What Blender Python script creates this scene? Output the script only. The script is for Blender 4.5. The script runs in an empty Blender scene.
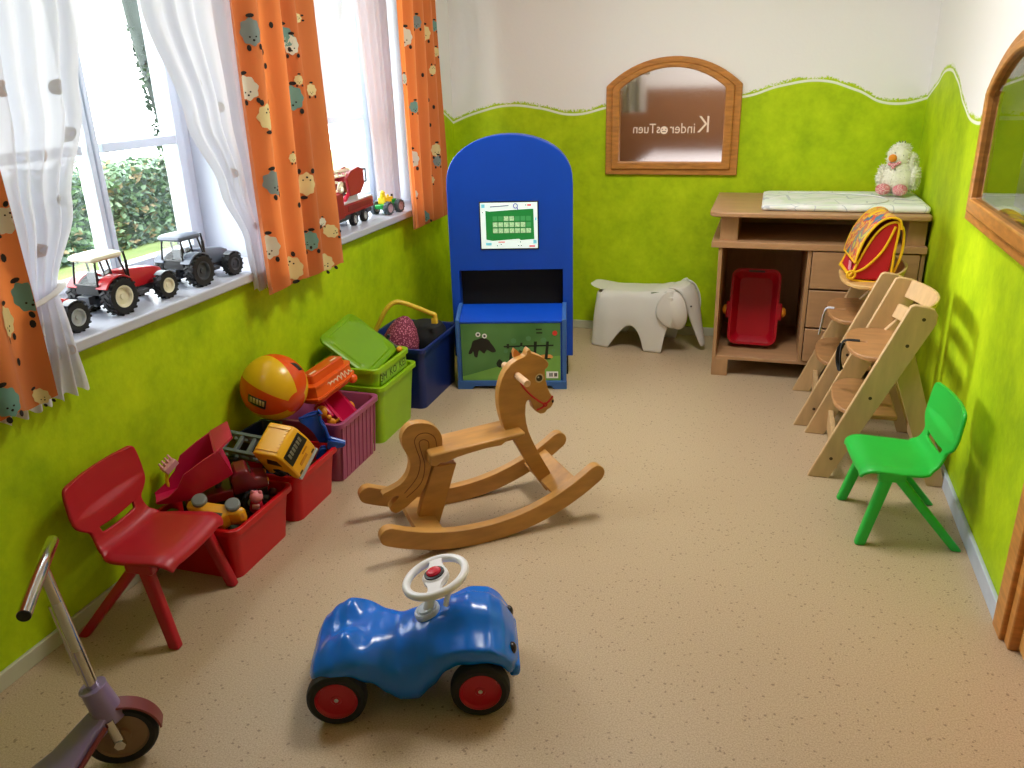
import bpy, bmesh, math, random
from mathutils import Vector, Matrix, Euler
PI = math.pi
S = bpy.context.scene
COL = S.collection
random.seed(7)

# ------------------------------------------------------------------ camera calibration (image 1024x768)
VY = Vector((781 - 512, 384 - 66, 0)); VZ = Vector((573 - 512, 384 - 2500, 0))
FPX = math.sqrt(-(VY.dot(VZ)))
VY.z = FPX; VZ.z = FPX
cY = VY.normalized(); cZ = -VZ.normalized(); cX = cZ.cross(cY).normalized()
if cX.x < 0: cX = -cX
EYE = Vector((0, 0, 1.5))
RW = Matrix((cX, cY, cZ))            # world = RW @ (right, up, forward)
def ray(px, py): return RW @ Vector((px - 512, 384 - py, FPX))
def hit(px, py, ax, v):
    d = ray(px, py); t = (v - EYE[ax]) / d[ax]
    return EYE + d * t
class Frame:
    """a place in the room: origin and yaw; turns pixels into local points on a local plane"""
    def __init__(s, o, yaw=0.0):
        s.m = Matrix.Translation(Vector(o)) @ Matrix.Rotation(math.radians(yaw), 4, 'Z'); s.i = s.m.inverted()
        s.o = Vector(o); s.yaw = math.radians(yaw)
    def u(s, px, py, ax, v):
        d = s.i.to_3x3() @ ray(px, py); c = s.i @ EYE
        return c + d * ((v - c[ax]) / d[ax])

cam_d = bpy.data.cameras.new('camera'); cam = bpy.data.objects.new('camera', cam_d); COL.objects.link(cam)
cam_d.sensor_width = 36; cam_d.sensor_fit = 'HORIZONTAL'; cam_d.lens = FPX / 1024 * 36
cam_d.clip_start = 0.02; cam_d.clip_end = 200
r, u, f = [RW @ Vector(v) for v in ((1, 0, 0), (0, 1, 0), (0, 0, 1))]
cam.matrix_world = Matrix(((r.x, u.x, -f.x, EYE.x), (r.y, u.y, -f.y, EYE.y), (r.z, u.z, -f.z, EYE.z), (0, 0, 0, 1)))
S.camera = cam

# ------------------------------------------------------------------ materials
MATS = {}
def s2l(c): return tuple((x / 12.92 if x <= .04045 else ((x + .055) / 1.055) ** 2.4) for x in [k / 255 for k in c])
def mat(name, rgb, rough=.5, metal=0, vary=0.0, scale=8, bump=0, bscale=60, spec=.5, trans=0, emit=0, coat=0, wave=None, stretch=None, lin=False, sheen=0):
    """principled material; rgb is 8-bit sRGB; vary mixes in a noise between darker and lighter"""
    if name in MATS: return MATS[name]
    m = bpy.data.materials.new(name); m.use_nodes = True; MATS[name] = m
    nt = m.node_tree; N = nt.nodes; L = nt.links; b = N['Principled BSDF']
    c = (*s2l(rgb), 1)
    b.inputs['Base Color'].default_value = c
    b.inputs['Roughness'].default_value = rough; b.inputs['Metallic'].default_value = metal
    b.inputs['Specular IOR Level'].default_value = spec
    b.inputs['Coat Weight'].default_value = coat
    b.inputs['Sheen Weight'].default_value = sheen
    if trans: b.inputs['Transmission Weight'].default_value = trans
    if emit:
        b.inputs['Emission Color'].default_value = c; b.inputs['Emission Strength'].default_value = emit
    tc = N.new('ShaderNodeTexCoord'); mp = N.new('ShaderNodeMapping'); L.new(tc.outputs['Object'], mp.inputs[0])
    if stretch: mp.inputs['Scale'].default_value = stretch
    n = N.new('ShaderNodeTexNoise'); n.inputs['Scale'].default_value = scale; n.inputs['Detail'].default_value = 4
    L.new(mp.outputs[0], n.inputs['Vector'])
    v = vary if vary else .06
    r = N.new('ShaderNodeValToRGB'); r.color_ramp.elements[0].position = .3; r.color_ramp.elements[1].position = .7
    r.color_ramp.elements[0].color = tuple(x * (1 - v) for x in c[:3]) + (1,)
    r.color_ramp.elements[1].color = tuple(min(1, x * (1 + v)) for x in c[:3]) + (1,)
    L.new(n.outputs[0], r.inputs[0]); L.new(r.outputs[0], b.inputs['Base Color'])
    if bump:
        n2 = N.new('ShaderNodeTexNoise'); n2.inputs['Scale'].default_value = bscale; L.new(mp.outputs[0], n2.inputs['Vector'])
        bp = N.new('ShaderNodeBump'); bp.inputs['Strength'].default_value = bump; bp.inputs['Distance'].default_value = .005
        L.new(n2.outputs[0], bp.inputs['Height']); L.new(bp.outputs[0], b.inputs['Normal'])
    return m
def plastic(name, rgb, rough=.35, vary=.05): return mat(name, rgb, rough, vary=vary, scale=5, spec=.5)
def wood(name, rgb, rough=.45, grain=(3, 40, 40), vary=.18): return mat(name, rgb, rough, vary=vary, scale=2.2, stretch=grain)

# ------------------------------------------------------------------ mesh helpers
def BM(): return bmesh.new()
def xf(loc=(0, 0, 0), rot=(0, 0, 0), sc=(1, 1, 1)):
    return Matrix.Translation(Vector(loc)) @ Euler([math.radians(a) for a in rot]).to_matrix().to_4x4() @ Matrix.Diagonal((*sc, 1))
def rings(bm, rs, cap0=True, cap1=True, closed=True, mi=0):
    """skin a list of rings (same length); closed=False leaves each ring open"""
    vs = [[bm.verts.new(Vector(p)) for p in r] for r in rs]
    n = len(rs[0]); fs = []
    for a, b in zip(vs, vs[1:]):
        for i in range(n if closed else n - 1):
            j = (i + 1) % n
            fs.append(bm.faces.new((a[i], a[j], b[j], b[i])))
    if cap0 and closed: fs.append(bm.faces.new(vs[0][::-1]))
    if cap1 and closed: fs.append(bm.faces.new(vs[-1]))
    for f in fs: f.material_index = mi
    return vs
def add_box(bm, c, s, M=None, mi=0, taper=1.0):
    x, y, z = [k / 2 for k in s]; c = Vector(c)
    P = [[(-x, -y, -z), (x, -y, -z), (x, y, -z), (-x, y, -z)], [(-x * taper, -y * taper, z), (x * taper, -y * taper, z), (x * taper, y * taper, z), (-x * taper, y * taper, z)]]
    rs = [[(M @ (c + Vector(p))) if M else c + Vector(p) for p in q] for q in P]
    rings(bm, rs, mi=mi)
def span(bm, lo, hi, M=None, mi=0):
    lo = Vector(lo); hi = Vector(hi)
    add_box(bm, (lo + hi) / 2, hi - lo, M, mi)
def basis(d):
    d = d.normalized(); a = Vector((0, 0, 1)) if abs(d.z) < .9 else Vector((1, 0, 0))
    x = d.cross(a).normalized(); return x, d.cross(x).normalized()
def add_cyl(bm, p0, p1, r0, r1=None, n=20, mi=0, caps=True):
    p0 = Vector(p0); p1 = Vector(p1); r1 = r0 if r1 is None else r1
    x, y = basis(p1 - p0)
    rs = [[p + (x * math.cos(2 * PI * i / n) + y * math.sin(2 * PI * i / n)) * r for i in range(n)] for p, r in ((p0, r0), (p1, r1))]
    rings(bm, rs, caps, caps, mi=mi)
def smooth_path(pts, k=6, closed=False):
    P = [Vector(p) for p in pts]; n = len(P); out = []
    for i in range(n if closed else n - 1):
        g = (lambda j: P[j % n]) if closed else (lambda j: P[max(0, min(n - 1, j))])
        p0, p1, p2, p3 = g(i - 1), g(i), g(i + 1), g(i + 2)
        for s in range(k):
            t = s / k
            out.append(.5 * ((2 * p1) + (p2 - p0) * t + (2 * p0 - 5 * p1 + 4 * p2 - p3) * t * t + (3 * p1 - p0 - 3 * p2 + p3) * t ** 3))
    if not closed: out.append(P[-1])
    return out
def add_tube(bm, pts, r, n=10, closed=False, mi=0, flat=1.0):
    P = [Vector(p) for p in pts]; m = len(P); rs = []; px = None
    for i, p in enumerate(P):
        d = (P[(i + 1) % m] - P[i - 1]) if closed else (P[min(i + 1, m - 1)] - P[max(i - 1, 0)])
        d.normalize()
        if px is None: x, y = basis(d)
        else:
            x = (px - d * px.dot(d)).normalized(); y = d.cross(x)
        px = x; rr = r(i / (m - 1)) if callable(r) else r
        rs.append([p + x * math.cos(2 * PI * k / n) * rr + y * math.sin(2 * PI * k / n) * rr * flat for k in range(n)])
    if closed: rs.append(rs[0]); vs = rings(bm, rs, False, False, mi=mi); bmesh.ops.remove_doubles(bm, verts=vs[0] + vs[-1], dist=1e-6)
    else: rings(bm, rs, mi=mi)
def add_lathe(bm, prof, n=28, M=None, mi=0, axis='Z'):
    hollow = prof[0][0] > .0011
    if hollow: prof = list(prof) + [prof[0]]
    """profile of (radius, height) turned round the local Z (or X, Y) axis"""
    rs = []
    for r, z in prof:
        q = []
        for i in range(n):
            a = 2 * PI * i / n; p = (max(r, 1e-5) * math.cos(a), max(r, 1e-5) * math.sin(a), z)
            p = Vector(p if axis == 'Z' else ((p[2], p[0], p[1]) if axis == 'X' else (p[1], p[2], p[0])))
            q.append(M @ p if M else p)
        rs.append(q)
    vs = rings(bm, rs, not hollow, not hollow, mi=mi)
    if hollow: bmesh.ops.remove_doubles(bm, verts=vs[0] + vs[-1], dist=1e-6)
def add_ball(bm, c, r, M=None, mi=0, n=20, m=12):
    """ellipsoid with radii r"""
    r = (r, r, r) if not hasattr(r, '__len__') else r; rs = []
    for j in range(m + 1):
        t = PI * j / m; rr = max(math.sin(t), 1e-4)
        q = [Vector(c) + Vector((r[0] * rr * math.cos(2 * PI * i / n), r[1] * rr * math.sin(2 * PI * i / n), -r[2] * math.cos(t))) for i in range(n)]
        rs.append([M @ p for p in q] if M else q)
    rings(bm, rs, mi=mi)
def add_prism(bm, outline, t0, t1, plane='XZ', M=None, mi=0, holes=()):
    """flat outline extruded between t0 and t1 along the third axis"""
    def P(p, t):
        v = Vector({'XZ': (p[0], t, p[1]), 'XY': (p[0], p[1], t), 'YZ': (t, p[0], p[1])}[plane]); return M @ v if M else v
    loops = [list(outline)] + [list(h) for h in holes]
    caps = []
    for t in (t0, t1):
        es = []; lv = []
        for lp in loops:
            v = [bm.verts.new(P(p, t)) for p in lp]; lv.append(v)
            es += [bm.edges.new((v[i], v[(i + 1) % len(v)])) for i in range(len(v))]
        caps.append(lv)
        g = bmesh.ops.triangle_fill(bm, edges=es, use_beauty=True)
        for f in g['geom']:
            if isinstance(f, bmesh.types.BMFace): f.material_index = mi
    for a, b in zip(*caps):
        for i in range(len(a)):
            j = (i + 1) % len(a); f = bm.faces.new((a[i], a[j], b[j], b[i])); f.material_index = mi
def rrect(w, d, r, n=5, c=(0, 0)):
    out = []
    for k, (sx, sy) in enumerate(((1, 1), (-1, 1), (-1, -1), (1, -1))):
        for i in range(n + 1):
            a = PI / 2 * (k + i / n)
            out.append((c[0] + sx * (w / 2 - r) + r * math.cos(a), c[1] + sy * (d / 2 - r) + r * math.sin(a)))
    return out
def smooth2(pts, k=5, closed=True): return [(p.x, p.y) for p in smooth_path([(a, b, 0) for a, b in pts], k, closed)]
def add_grid(bm, fn, nu, nv, mi=0, skip=None):
    vs = [[bm.verts.new(Vector(fn(i / nu, j / nv))) for j in range(nv + 1)] for i in range(nu + 1)]
    for i in range(nu):
        for j in range(nv):
            if skip and skip((i + .5) / nu, (j + .5) / nv): continue
            f = bm.faces.new((vs[i][j], vs[i + 1][j], vs[i + 1][j + 1], vs[i][j + 1])); f.material_index = mi
    return vs
def obj(name, bm, m, parent=None, bev=0, sub=0, solid=0, ang=35, seg=2, off=0):
    """links the bmesh as ONE mesh object"""
    bmesh.ops.remove_doubles(bm, verts=[v for v in bm.verts if not v.link_faces], dist=0) if False else None
    loose = [v for v in bm.verts if not v.link_faces]
    if loose: bmesh.ops.delete(bm, geom=loose, context='VERTS')
    bmesh.ops.recalc_face_normals(bm, faces=bm.faces[:])
    me = bpy.data.meshes.new(name); bm.to_mesh(me); bm.free()
    for k in (m if isinstance(m, (list, tuple)) else [m]): me.materials.append(k)
    for p in me.polygons: p.use_smooth = True
    me.set_sharp_from_angle(angle=math.radians(ang))
    o = bpy.data.objects.new(name, me); COL.objects.link(o)
    if parent: o.parent = parent
    if solid:
        md = o.modifiers.new('solid', 'SOLIDIFY'); md.thickness = solid; md.offset = off
    if sub:
        md = o.modifiers.new('sub', 'SUBSURF'); md.levels = sub; md.render_levels = sub
    if bev:
        md = o.modifiers.new('bev', 'BEVEL'); md.width = bev; md.segments = seg; md.limit_method = 'ANGLE'; md.angle_limit = math.radians(40)
    return o
def tag(o, label, cat, group=None, kind=None):
    if label: o['label'] = label
    if cat: o['category'] = cat
    if group: o['group'] = group
    if kind: o['kind'] = kind
    return o
def thing(name, label, cat, loc=(0, 0, 0), rot=0, group=None):
    o = bpy.data.objects.new(name, None); COL.objects.link(o); o.empty_display_size = .05
    o.location = loc
    o.rotation_euler = (0, 0, math.radians(rot)) if not hasattr(rot, '__len__') else [math.radians(a) for a in rot]
    return tag(o, label, cat, group)
def struct(name, bm, m, parent=None, **k):
    o = obj(name, bm, m, parent, **k)
    if not parent: o['kind'] = 'structure'
    return o
def dup(root, label=None, **kw):
    r = root.copy(); COL.objects.link(r)
    for ch in list(root.children):
        c = ch.copy(); COL.objects.link(c); c.parent = r
        for g in list(ch.children):
            d = g.copy(); COL.objects.link(d); d.parent = c
    if label: r['label'] = label
    return r
def text_mesh(name, s, size, m, parent, M, depth=.0006, align='CENTER', mirror=False):
    cu = bpy.data.curves.new('lettering', 'FONT'); cu.body = s; cu.size = size; cu.extrude = depth
    cu.align_x = align; cu.align_y = 'CENTER'; cu.resolution_u = 3
    to = bpy.data.objects.new('lettering', cu); COL.objects.link(to)
    dg = bpy.context.evaluated_depsgraph_get(); me = bpy.data.meshes.new_from_object(to.evaluated_get(dg))
    bpy.data.objects.remove(to)
    if mirror: me.transform(Matrix.Diagonal((-1, 1, 1, 1)))
    me.transform(M); me.name = name; me.materials.clear(); me.materials.append(m)
    if mirror: me.flip_normals()
    o = bpy.data.objects.new(name, me); COL.objects.link(o)
    if parent: o.parent = parent
    return o
# ------------------------------------------------------------------ the room
XL, XR, YB, YF, ZC = -1.855, .722, 4.78, -1.3, 2.55
def wall_paint(name, axis, pts, lo, hi, strong):
    """sponge painted green below a wavy white line, white plaster above; axis = object axis the wave runs along"""
    m = bpy.data.materials.new(name); m.use_nodes = True; nt = m.node_tree; N = nt.nodes; L = nt.links; b = N['Principled BSDF']
    b.inputs['Roughness'].default_value = .65; b.inputs['Specular IOR Level'].default_value = .3
    tc = N.new('ShaderNodeTexCoord'); sp = N.new('ShaderNodeSeparateXYZ'); L.new(tc.outputs['Object'], sp.inputs[0])
    def math_(op, a, bb, clamp=False):
        n = N.new('ShaderNodeMath'); n.operation = op; n.use_clamp = clamp
        for i, v in enumerate((a, bb)):
            if v is None: continue
            if isinstance(v, (int, float)): n.inputs[i].default_value = v
            else: L.new(v, n.inputs[i])
        return n.outputs[0]
    t = math_('DIVIDE', math_('SUBTRACT', sp.outputs[axis], lo), hi - lo)
    fc = N.new('ShaderNodeFloatCurve'); cv = fc.mapping.curves[0]
    q = sorted(((p - lo) / (hi - lo), z - 1.0) for p, z in pts)
    cv.points[0].location = q[0]; cv.points[1].location = q[-1]
    for a in q[1:-1]: cv.points.new(*a)
    fc.mapping.update(); L.new(t, fc.inputs['Value'])
    d = math_('SUBTRACT', math_('SUBTRACT', sp.outputs[2], 1.0), fc.outputs[0])     # height above the wave
    def noise(scale, det=3, rough=.6, st=None):
        mp = N.new('ShaderNodeMapping'); L.new(tc.outputs['Object'], mp.inputs[0])
        if st: mp.inputs['Scale'].default_value = st
        n = N.new('ShaderNodeTexNoise'); n.inputs['Scale'].default_value = scale; n.inputs['Detail'].default_value = det; n.inputs['Roughness'].default_value = rough
        L.new(mp.outputs[0], n.inputs['Vector']); return n.outputs[0]
    n1 = noise(5, 5, .6); n2 = noise(30, 3)
    rp = N.new('ShaderNodeValToRGB'); e = rp.color_ramp.elements
    e[0].position = .30; e[0].color = (*s2l((150, 184, 0)), 1); e[1].position = .72; e[1].color = (*s2l((202, 226, 14)), 1)
    k = e.new(.5); k.color = (*s2l((178, 208, 2)), 1)
    mixn = math_('ADD', math_('MULTIPLY', n1, .75), math_('MULTIPLY', n2, .25)); L.new(mixn, rp.inputs[0])
    # sponge edge: ragged border 2-4 cm above the line
    n3 = noise(95, 2); n4 = noise(9, 1)
    edge = math_('ADD', math_('MULTIPLY', math_('SUBTRACT', n3, .5), .05), math_('ADD', .022, math_('MULTIPLY', math_('SUBTRACT', n4, .5), .03)))
    green = math_('MULTIPLY', math_('SUBTRACT', edge, d), 120, True)
    line = math_('MULTIPLY', math_('SUBTRACT', .0075, math_('ABSOLUTE', d, None)), 400, True)
    m1 = N.new('ShaderNodeMixRGB'); m1.inputs[1].default_value = (*s2l((244, 243, 242)), 1)
    L.new(green, m1.inputs[0]); L.new(rp.outputs[0], m1.inputs[2])
    m2 = N.new('ShaderNodeMixRGB'); m2.inputs[2].default_value = (*s2l((240, 245, 225)), 1)
    L.new(line, m2.inputs[0]); L.new(m1.outputs[0], m2.inputs[1]); L.new(m2.outputs[0], b.inputs['Base Color'])
    bp = N.new('ShaderNodeBump'); bp.inputs['Strength'].default_value = .25; bp.inputs['Distance'].default_value = .004
    L.new(noise(55, 4), bp.inputs['Height']); L.new(bp.outputs[0], b.inputs['Normal'])
    return m
paint_back = wall_paint('sponge paint back', 0, [(-1.855, 1.235), (-1.68, 1.295), (-1.5, 1.327), (-1.32, 1.31), (-1.118, 1.272), (-.932, 1.305), (-.56, 1.40), (-.33, 1.36), (-.197, 1.35), (.02, 1.405), (.2, 1.424), (.38, 1.375), (.56, 1.305), (.722, 1.33)], -1.855, .722, 1)
paint_right = wall_paint('sponge paint right', 1, [(4.78, 1.33), (4.55, 1.40), (4.3, 1.465), (4.1, 1.43), (3.85, 1.33), (3.607, 1.28), (3.4, 1.30), (3.1, 1.36), (2.6, 1.42), (2.2, 1.36), (-1.3, 1.33)], -1.3, 4.78, 1)
paint_left = wall_paint('sponge paint left', 1, [(4.78, 1.235), (4.6, 1.31), (4.4, 1.37), (4.1, 1.36), (3.7, 1.28), (3.0, 1.33), (2.0, 1.3), (-1.3, 1.33)], -1.3, 4.78, 1)
white_wall = mat('white plaster', (244, 243, 241), .8, vary=.02, bump=.1)
white_lacq = mat('white lacquer', (240, 241, 243), .3, vary=.01)

def floor_mat():
    m = bpy.data.materials.new('speckled linoleum'); m.use_nodes = True; nt = m.node_tree; N = nt.nodes; L = nt.links; b = N['Principled BSDF']
    b.inputs['Roughness'].default_value = .42; b.inputs['Specular IOR Level'].default_value = .35
    tc = N.new('ShaderNodeTexCoord')
    def ramp(n, stops):
        r = N.new('ShaderNodeValToRGB'); e = r.color_ramp.elements
        e[0].position, e[0].color = stops[0][0], (*s2l(stops[0][1]), 1); e[1].position, e[1].color = stops[-1][0], (*s2l(stops[-1][1]), 1)
        for p, c in stops[1:-1]: e.new(p).color = (*s2l(c), 1)
        L.new(n.outputs[0], r.inputs[0]); return r
    n = N.new('ShaderNodeTexNoise'); n.inputs['Scale'].default_value = 240; n.inputs['Detail'].default_value = 2; n.inputs['Roughness'].default_value = .75
    L.new(tc.outputs['Object'], n.inputs['Vector'])
    r1 = ramp(n, [(.24, (158, 136, 109)), (.40, (180, 157, 128)), (.54, (194, 171, 140)), (.76, (208, 188, 160))])
    v = N.new('ShaderNodeTexVoronoi'); v.inputs['Scale'].default_value = 190; L.new(tc.outputs['Object'], v.inputs['Vector'])
    sep = N.new('ShaderNodeSeparateColor'); L.new(v.outputs['Color'], sep.inputs[0])
    g = N.new('ShaderNodeMath'); g.operation = 'GREATER_THAN'; g.inputs[1].default_value = .985; L.new(sep.outputs[0], g.inputs[0])
    mx = N.new('ShaderNodeMixRGB'); mx.inputs[2].default_value = (*s2l((150, 128, 104)), 1); L.new(g.outputs[0], mx.inputs[0]); L.new(r1.outputs[0], mx.inputs[1])
    L.new(mx.outputs[0], b.inputs['Base Color'])
    return m
bm = BM(); span(bm, (XL - .6, YF - .1, -.08), (XR + .15, YB + .3, 0)); struct('floor', bm, floor_mat())
bm = BM(); span(bm, (XL - .6, YF - .1, ZC), (XR + .15, YB + .3, ZC + .1)); struct('ceiling', bm, white_wall)

def wall_with_holes(name, m, ax, at, thick, lo, hi, holes, bm=None):
    """wall slab as one grid of blocks with rectangular openings; ax 0: plane x=at running along y; ax 1: plane y=at along x"""
    bm = BM(); us = sorted({lo[0], hi[0], *[h[0] for h in holes], *[h[1] for h in holes]}); zs = sorted({lo[1], hi[1], *[h[2] for h in holes], *[h[3] for h in holes]})
    solid = {}
    for i in range(len(us) - 1):
        for j in range(len(zs) - 1):
            c = ((us[i] + us[i + 1]) / 2, (zs[j] + zs[j + 1]) / 2)
            solid[i, j] = not any(h[0] < c[0] < h[1] and h[2] < c[1] < h[3] for h in holes)
    def P(u_, z, t): return (at + t, u_, z) if ax == 0 else (u_, at + t, z)
    def q(*p): bm.faces.new([bm.verts.new(Vector(x)) for x in p])
    for (i, j), s in solid.items():
        if not s: continue
        a, b_, c, d = us[i], us[i + 1], zs[j], zs[j + 1]
        for t in (0, thick): q(P(a, c, t), P(b_, c, t), P(b_, d, t), P(a, d, t))
        for (di, dj), e in {(-1, 0): ((a, c), (a, d)), (1, 0): ((b_, c), (b_, d)), (0, -1): ((a, c), (b_, c)), (0, 1): ((a, d), (b_, d))}.items():
            if not solid.get((i + di, j + dj), False): q(P(*e[0], 0), P(*e[1], 0), P(*e[1], thick), P(*e[0], thick))
    bmesh.ops.remove_doubles(bm, verts=bm.verts[:], dist=1e-5)
    return struct(name, bm, m)
W1, W2 = (1.46, 2.80), (3.10, 4.36)              # window openings along y
SILL, HEAD, XW = .80, 2.32, -2.2
wl = wall_with_holes('wall_left', [paint_left, mat('reveal white', (206, 210, 220), .6, vary=.01)], 0, XL, -.48, (YF, 0), (YB + .12, ZC), [(*W1, SILL, HEAD), (*W2, SILL, HEAD)])
for p in wl.data.polygons:                          # the reveals are white
    c = p.center
    if c.x < XL - .02: p.material_index = 1
MB_ = (-.877, -.228, .985, 1.40)                    # back inner window opening (rectangular part)
wall_with_holes('wall_back', paint_back, 1, YB, .12, (XL, 0), (XR + .12, ZC), [(-.87, -.24, .985, 1.412), (-.83, -.28, 1.412, 1.44), (-.78, -.33, 1.44, 1.475), (-.70, -.41, 1.475, 1.515)])
wall_with_holes('wall_right', paint_right, 0, XR, .12, (YF, 0), (YB, ZC), [(2.46, 3.345, 1.01, 1.40), (2.56, 3.27, 1.40, 1.485), (2.68, 3.15, 1.485, 1.545), (1.18, 2.15, 0, 2.02)])
bm = BM(); span(bm, (XL - .48, YF - .1, 0), (XR + .12, YF, ZC)); struct('wall_front', bm, white_wall)
# baseboards
bb_l = mat('grey green baseboard', (196, 196, 170), .5, vary=.05); bb_r = mat('light grey baseboard', (190, 200, 218), .45, vary=.06, scale=20)
bm = BM(); span(bm, (XL, YF, 0), (XL + .012, YB, .05)); struct('baseboard_left', bm, bb_l, bev=.003)
bm = BM(); span(bm, (XL, YB - .012, 0), (XR, YB, .05)); struct('baseboard_back', bm, bb_l, bev=.003)
bm = BM(); span(bm, (XR - .014, 2.223, 0), (XR, YB, .06)); struct('baseboard_right', bm, bb_r, bev=.003)
# sill board: one long ledge under both windows
bm = BM(); span(bm, (XL, YF + 2.3, .80), (XL + .037, 4.12, .835))
for a, b_ in (W1, W2): span(bm, (XW - .06, a + .001, .80), (XL + .01, b_ - .001, .835))
struct('trim_1', bm, mat('sill lacquer', (196, 200, 214), .3, vary=.01), bev=.006)

glass = bpy.data.materials.new('window glass'); glass.use_nodes = True
_n = glass.node_tree.nodes; _l = glass.node_tree.links; _n.remove(_n['Principled BSDF'])
_t = _n.new('ShaderNodeBsdfTransparent'); _t.inputs[0].default_value = (.97, .985, .98, 1); _g = _n.new('ShaderNodeBsdfGlossy'); _g.inputs['Roughness'].default_value = .02
_f = _n.new('ShaderNodeFresnel'); _f.inputs[0].default_value = 1.45; _m = _n.new('ShaderNodeMixShader')
_ge = _n.new('ShaderNodeNewGeometry'); _mu = _n.new('ShaderNodeMath'); _mu.operation = 'MULTIPLY'; _iv = _n.new('ShaderNodeMath'); _iv.operation = 'SUBTRACT'; _iv.inputs[0].default_value = 1; _l.new(_ge.outputs['Backfacing'], _iv.inputs[1]); _l.new(_iv.outputs[0], _mu.inputs[0]); _l.new(_f.outputs[0], _mu.inputs[1])
_l.new(_mu.outputs[0], _m.inputs[0]); _l.new(_t.outputs[0], _m.inputs[1]); _l.new(_g.outputs[0], _m.inputs[2]); _l.new(_m.outputs[0], _n['Material Output'].inputs[0])
pvc = mat('white window frame', (196, 203, 214), .35, vary=.01); gasket = mat('dark gasket', (60, 66, 75), .6)

def casement(name, y0, y1, mull, z0=.835, z1=HEAD, bar=1.30):
    root = None
    bm = BM()
    x0, x1 = XW - .06, XW
    span(bm, (x0, y0, z0), (x1, y0 + .05, z1)); span(bm, (x0, y1 - .05, z0), (x1, y1, z1))
    span(bm, (x0, y0 + .05, z0), (x1, y1 - .05, z0 + .03)); span(bm, (x0, y0 + .05, z1 - .05), (x1, y1 - .05, z1))
    fr = struct(name, bm, pvc, bev=.004)
    for k, (a, b_) in enumerate(((y0 + .05, mull - .004), (mull + .004, y1 - .05))):
        bm = BM(); w = .042; xa, xb = XW - .045, XW + .014
        wa, wb = (w, .022) if not k else (.022, w)
        span(bm, (xa, a, z0 + .03), (xb, a + wa, z1 - .05)); span(bm, (xa, b_ - wb, z0 + .03), (xb, b_, z1 - .05))
        span(bm, (xa, a + w, z0 + .03), (xb, b_ - w, z0 + .06)); span(bm, (xa, a + w, z1 - .11), (xb, b_ - w, z1 - .05))
        span(bm, (xa + .012, a + w, bar - .016), (xb - .004, b_ - w, bar + .016))
        sash = obj('sash', bm, pvc, fr, bev=.004)
        bm = BM(); span(bm, (xa + .02, a + w - .01, z0 + .05), (xa + .026, b_ - w + .01, z1 - .10)); obj('pane', bm, glass, sash)
        bm = BM(); g = b_ if k else a
        span(bm, (XW - .001, g - .003, z0 + .03), (XW + .003, g + .005, z1 - .05)); obj('gasket', bm, gasket, fr)
    return fr
casement('window_1', W1[0] + .001, W1[1] - .001, 2.285)
casement('window_2', W2[0] + .001, W2[1] - .001, 3.80)

# inner windows with arched wooden frames ------------------------------------------------
pine = wood('varnished pine', (188, 126, 60), .38, (6, 6, 30), .22); pine2 = wood('varnished pine edge', (206, 150, 82), .4, (6, 6, 30), .12)
def arch(w0, w1, z0, zs, zt, n=20):
    """outline of a rectangle with a segmental arch on top"""
    pts = [(w0, z0), (w1, z0)]; c = (w0 + w1) / 2; h = (w1 - w0) / 2; s = zt - zs; R = (h * h + s * s) / (2 * s); cz = zt - R
    a0 = math.asin(h / R)
    for i in range(n + 1):
        a = a0 - 2 * a0 * i / n; pts.append((c + R * math.sin(a), cz + R * math.cos(a)))
    return pts
def arched_window(name, plane, M, outer, inner, mid, pane_m, lo=-.03):
    """frame of two stepped mouldings; outlines as arch() arguments"""
    bm = BM(); add_prism(bm, arch(*outer), 0, .022, plane, M, holes=[arch(*mid)]); fr = struct(name, bm, pine, bev=.004)
    bm = BM(); add_prism(bm, arch(*mid), -.02, .034, plane, M, holes=[arch(*inner)]); obj('moulding', bm, pine, fr, bev=.006)
    bm = BM(); add_prism(bm, arch(*inner), .010, .014, plane, M); obj('pane', bm, pane_m, fr)
    return fr
def rough_glass():
    m = bpy.data.materials.new('frosted glass'); m.use_nodes = True; b = m.node_tree.nodes['Principled BSDF']
    b.inputs['Transmission Weight'].default_value = 1; b.inputs['Roughness'].default_value = .24; b.inputs['IOR'].default_value = 1.15; b.inputs['Base Color'].default_value = (.96, .93, .92, 1)
    return m
MY = Matrix(((1, 0, 0, 0), (0, -1, 0, YB), (0, 0, 1, 0), (0, 0, 0, 1)))       # local (x, depth into room, z)
ib = arched_window('window_3', 'XZ', MY, (-.922, -.186, .941, 1.418, 1.566), (-.845, -.272, 1.012, 1.400, 1.510), (-.888, -.226, .972, 1.408, 1.535), rough_glass())
txt = mat('cream lettering', (246, 226, 204), .6)
KM = Matrix.Translation((-.60, YB + .005, 1.195)) @ Matrix.Rotation(PI / 2, 4, 'X')
for s_, size, x, dz in (('K', .125, -.378, .018), ('inder', .078, -.492, 0), ('sTuen', .074, -.692, 0)):
    text_mesh('lettering', s_, size, txt, ib, Matrix.Translation((x, YB - .0148, 1.19 + dz)) @ Matrix.Rotation(PI / 2, 4, 'X') @ Matrix.Diagonal((.86, 1, 1, 1)), mirror=True)
bm = BM(); add_cyl(bm, (-.594, YB - .0145, 1.183), (-.594, YB - .0153, 1.183), .021, n=24); obj('lettering', bm, txt, ib)
bm = BM()
for a, b_, c, d in ((-.604, 1.188, .003, .003), (-.584, 1.188, .003, .003)): add_cyl(bm, (a, YB - .0153, b_), (a, YB - .0158, b_), c, n=10)
span(bm, (-.604, YB - .0158, 1.174), (-.584, YB - .0153, 1.178)); obj('lettering', bm, mat('brown print', (90, 60, 50), .6), ib)
clear = bpy.data.materials.new('clear glass'); clear.use_nodes = True
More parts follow.
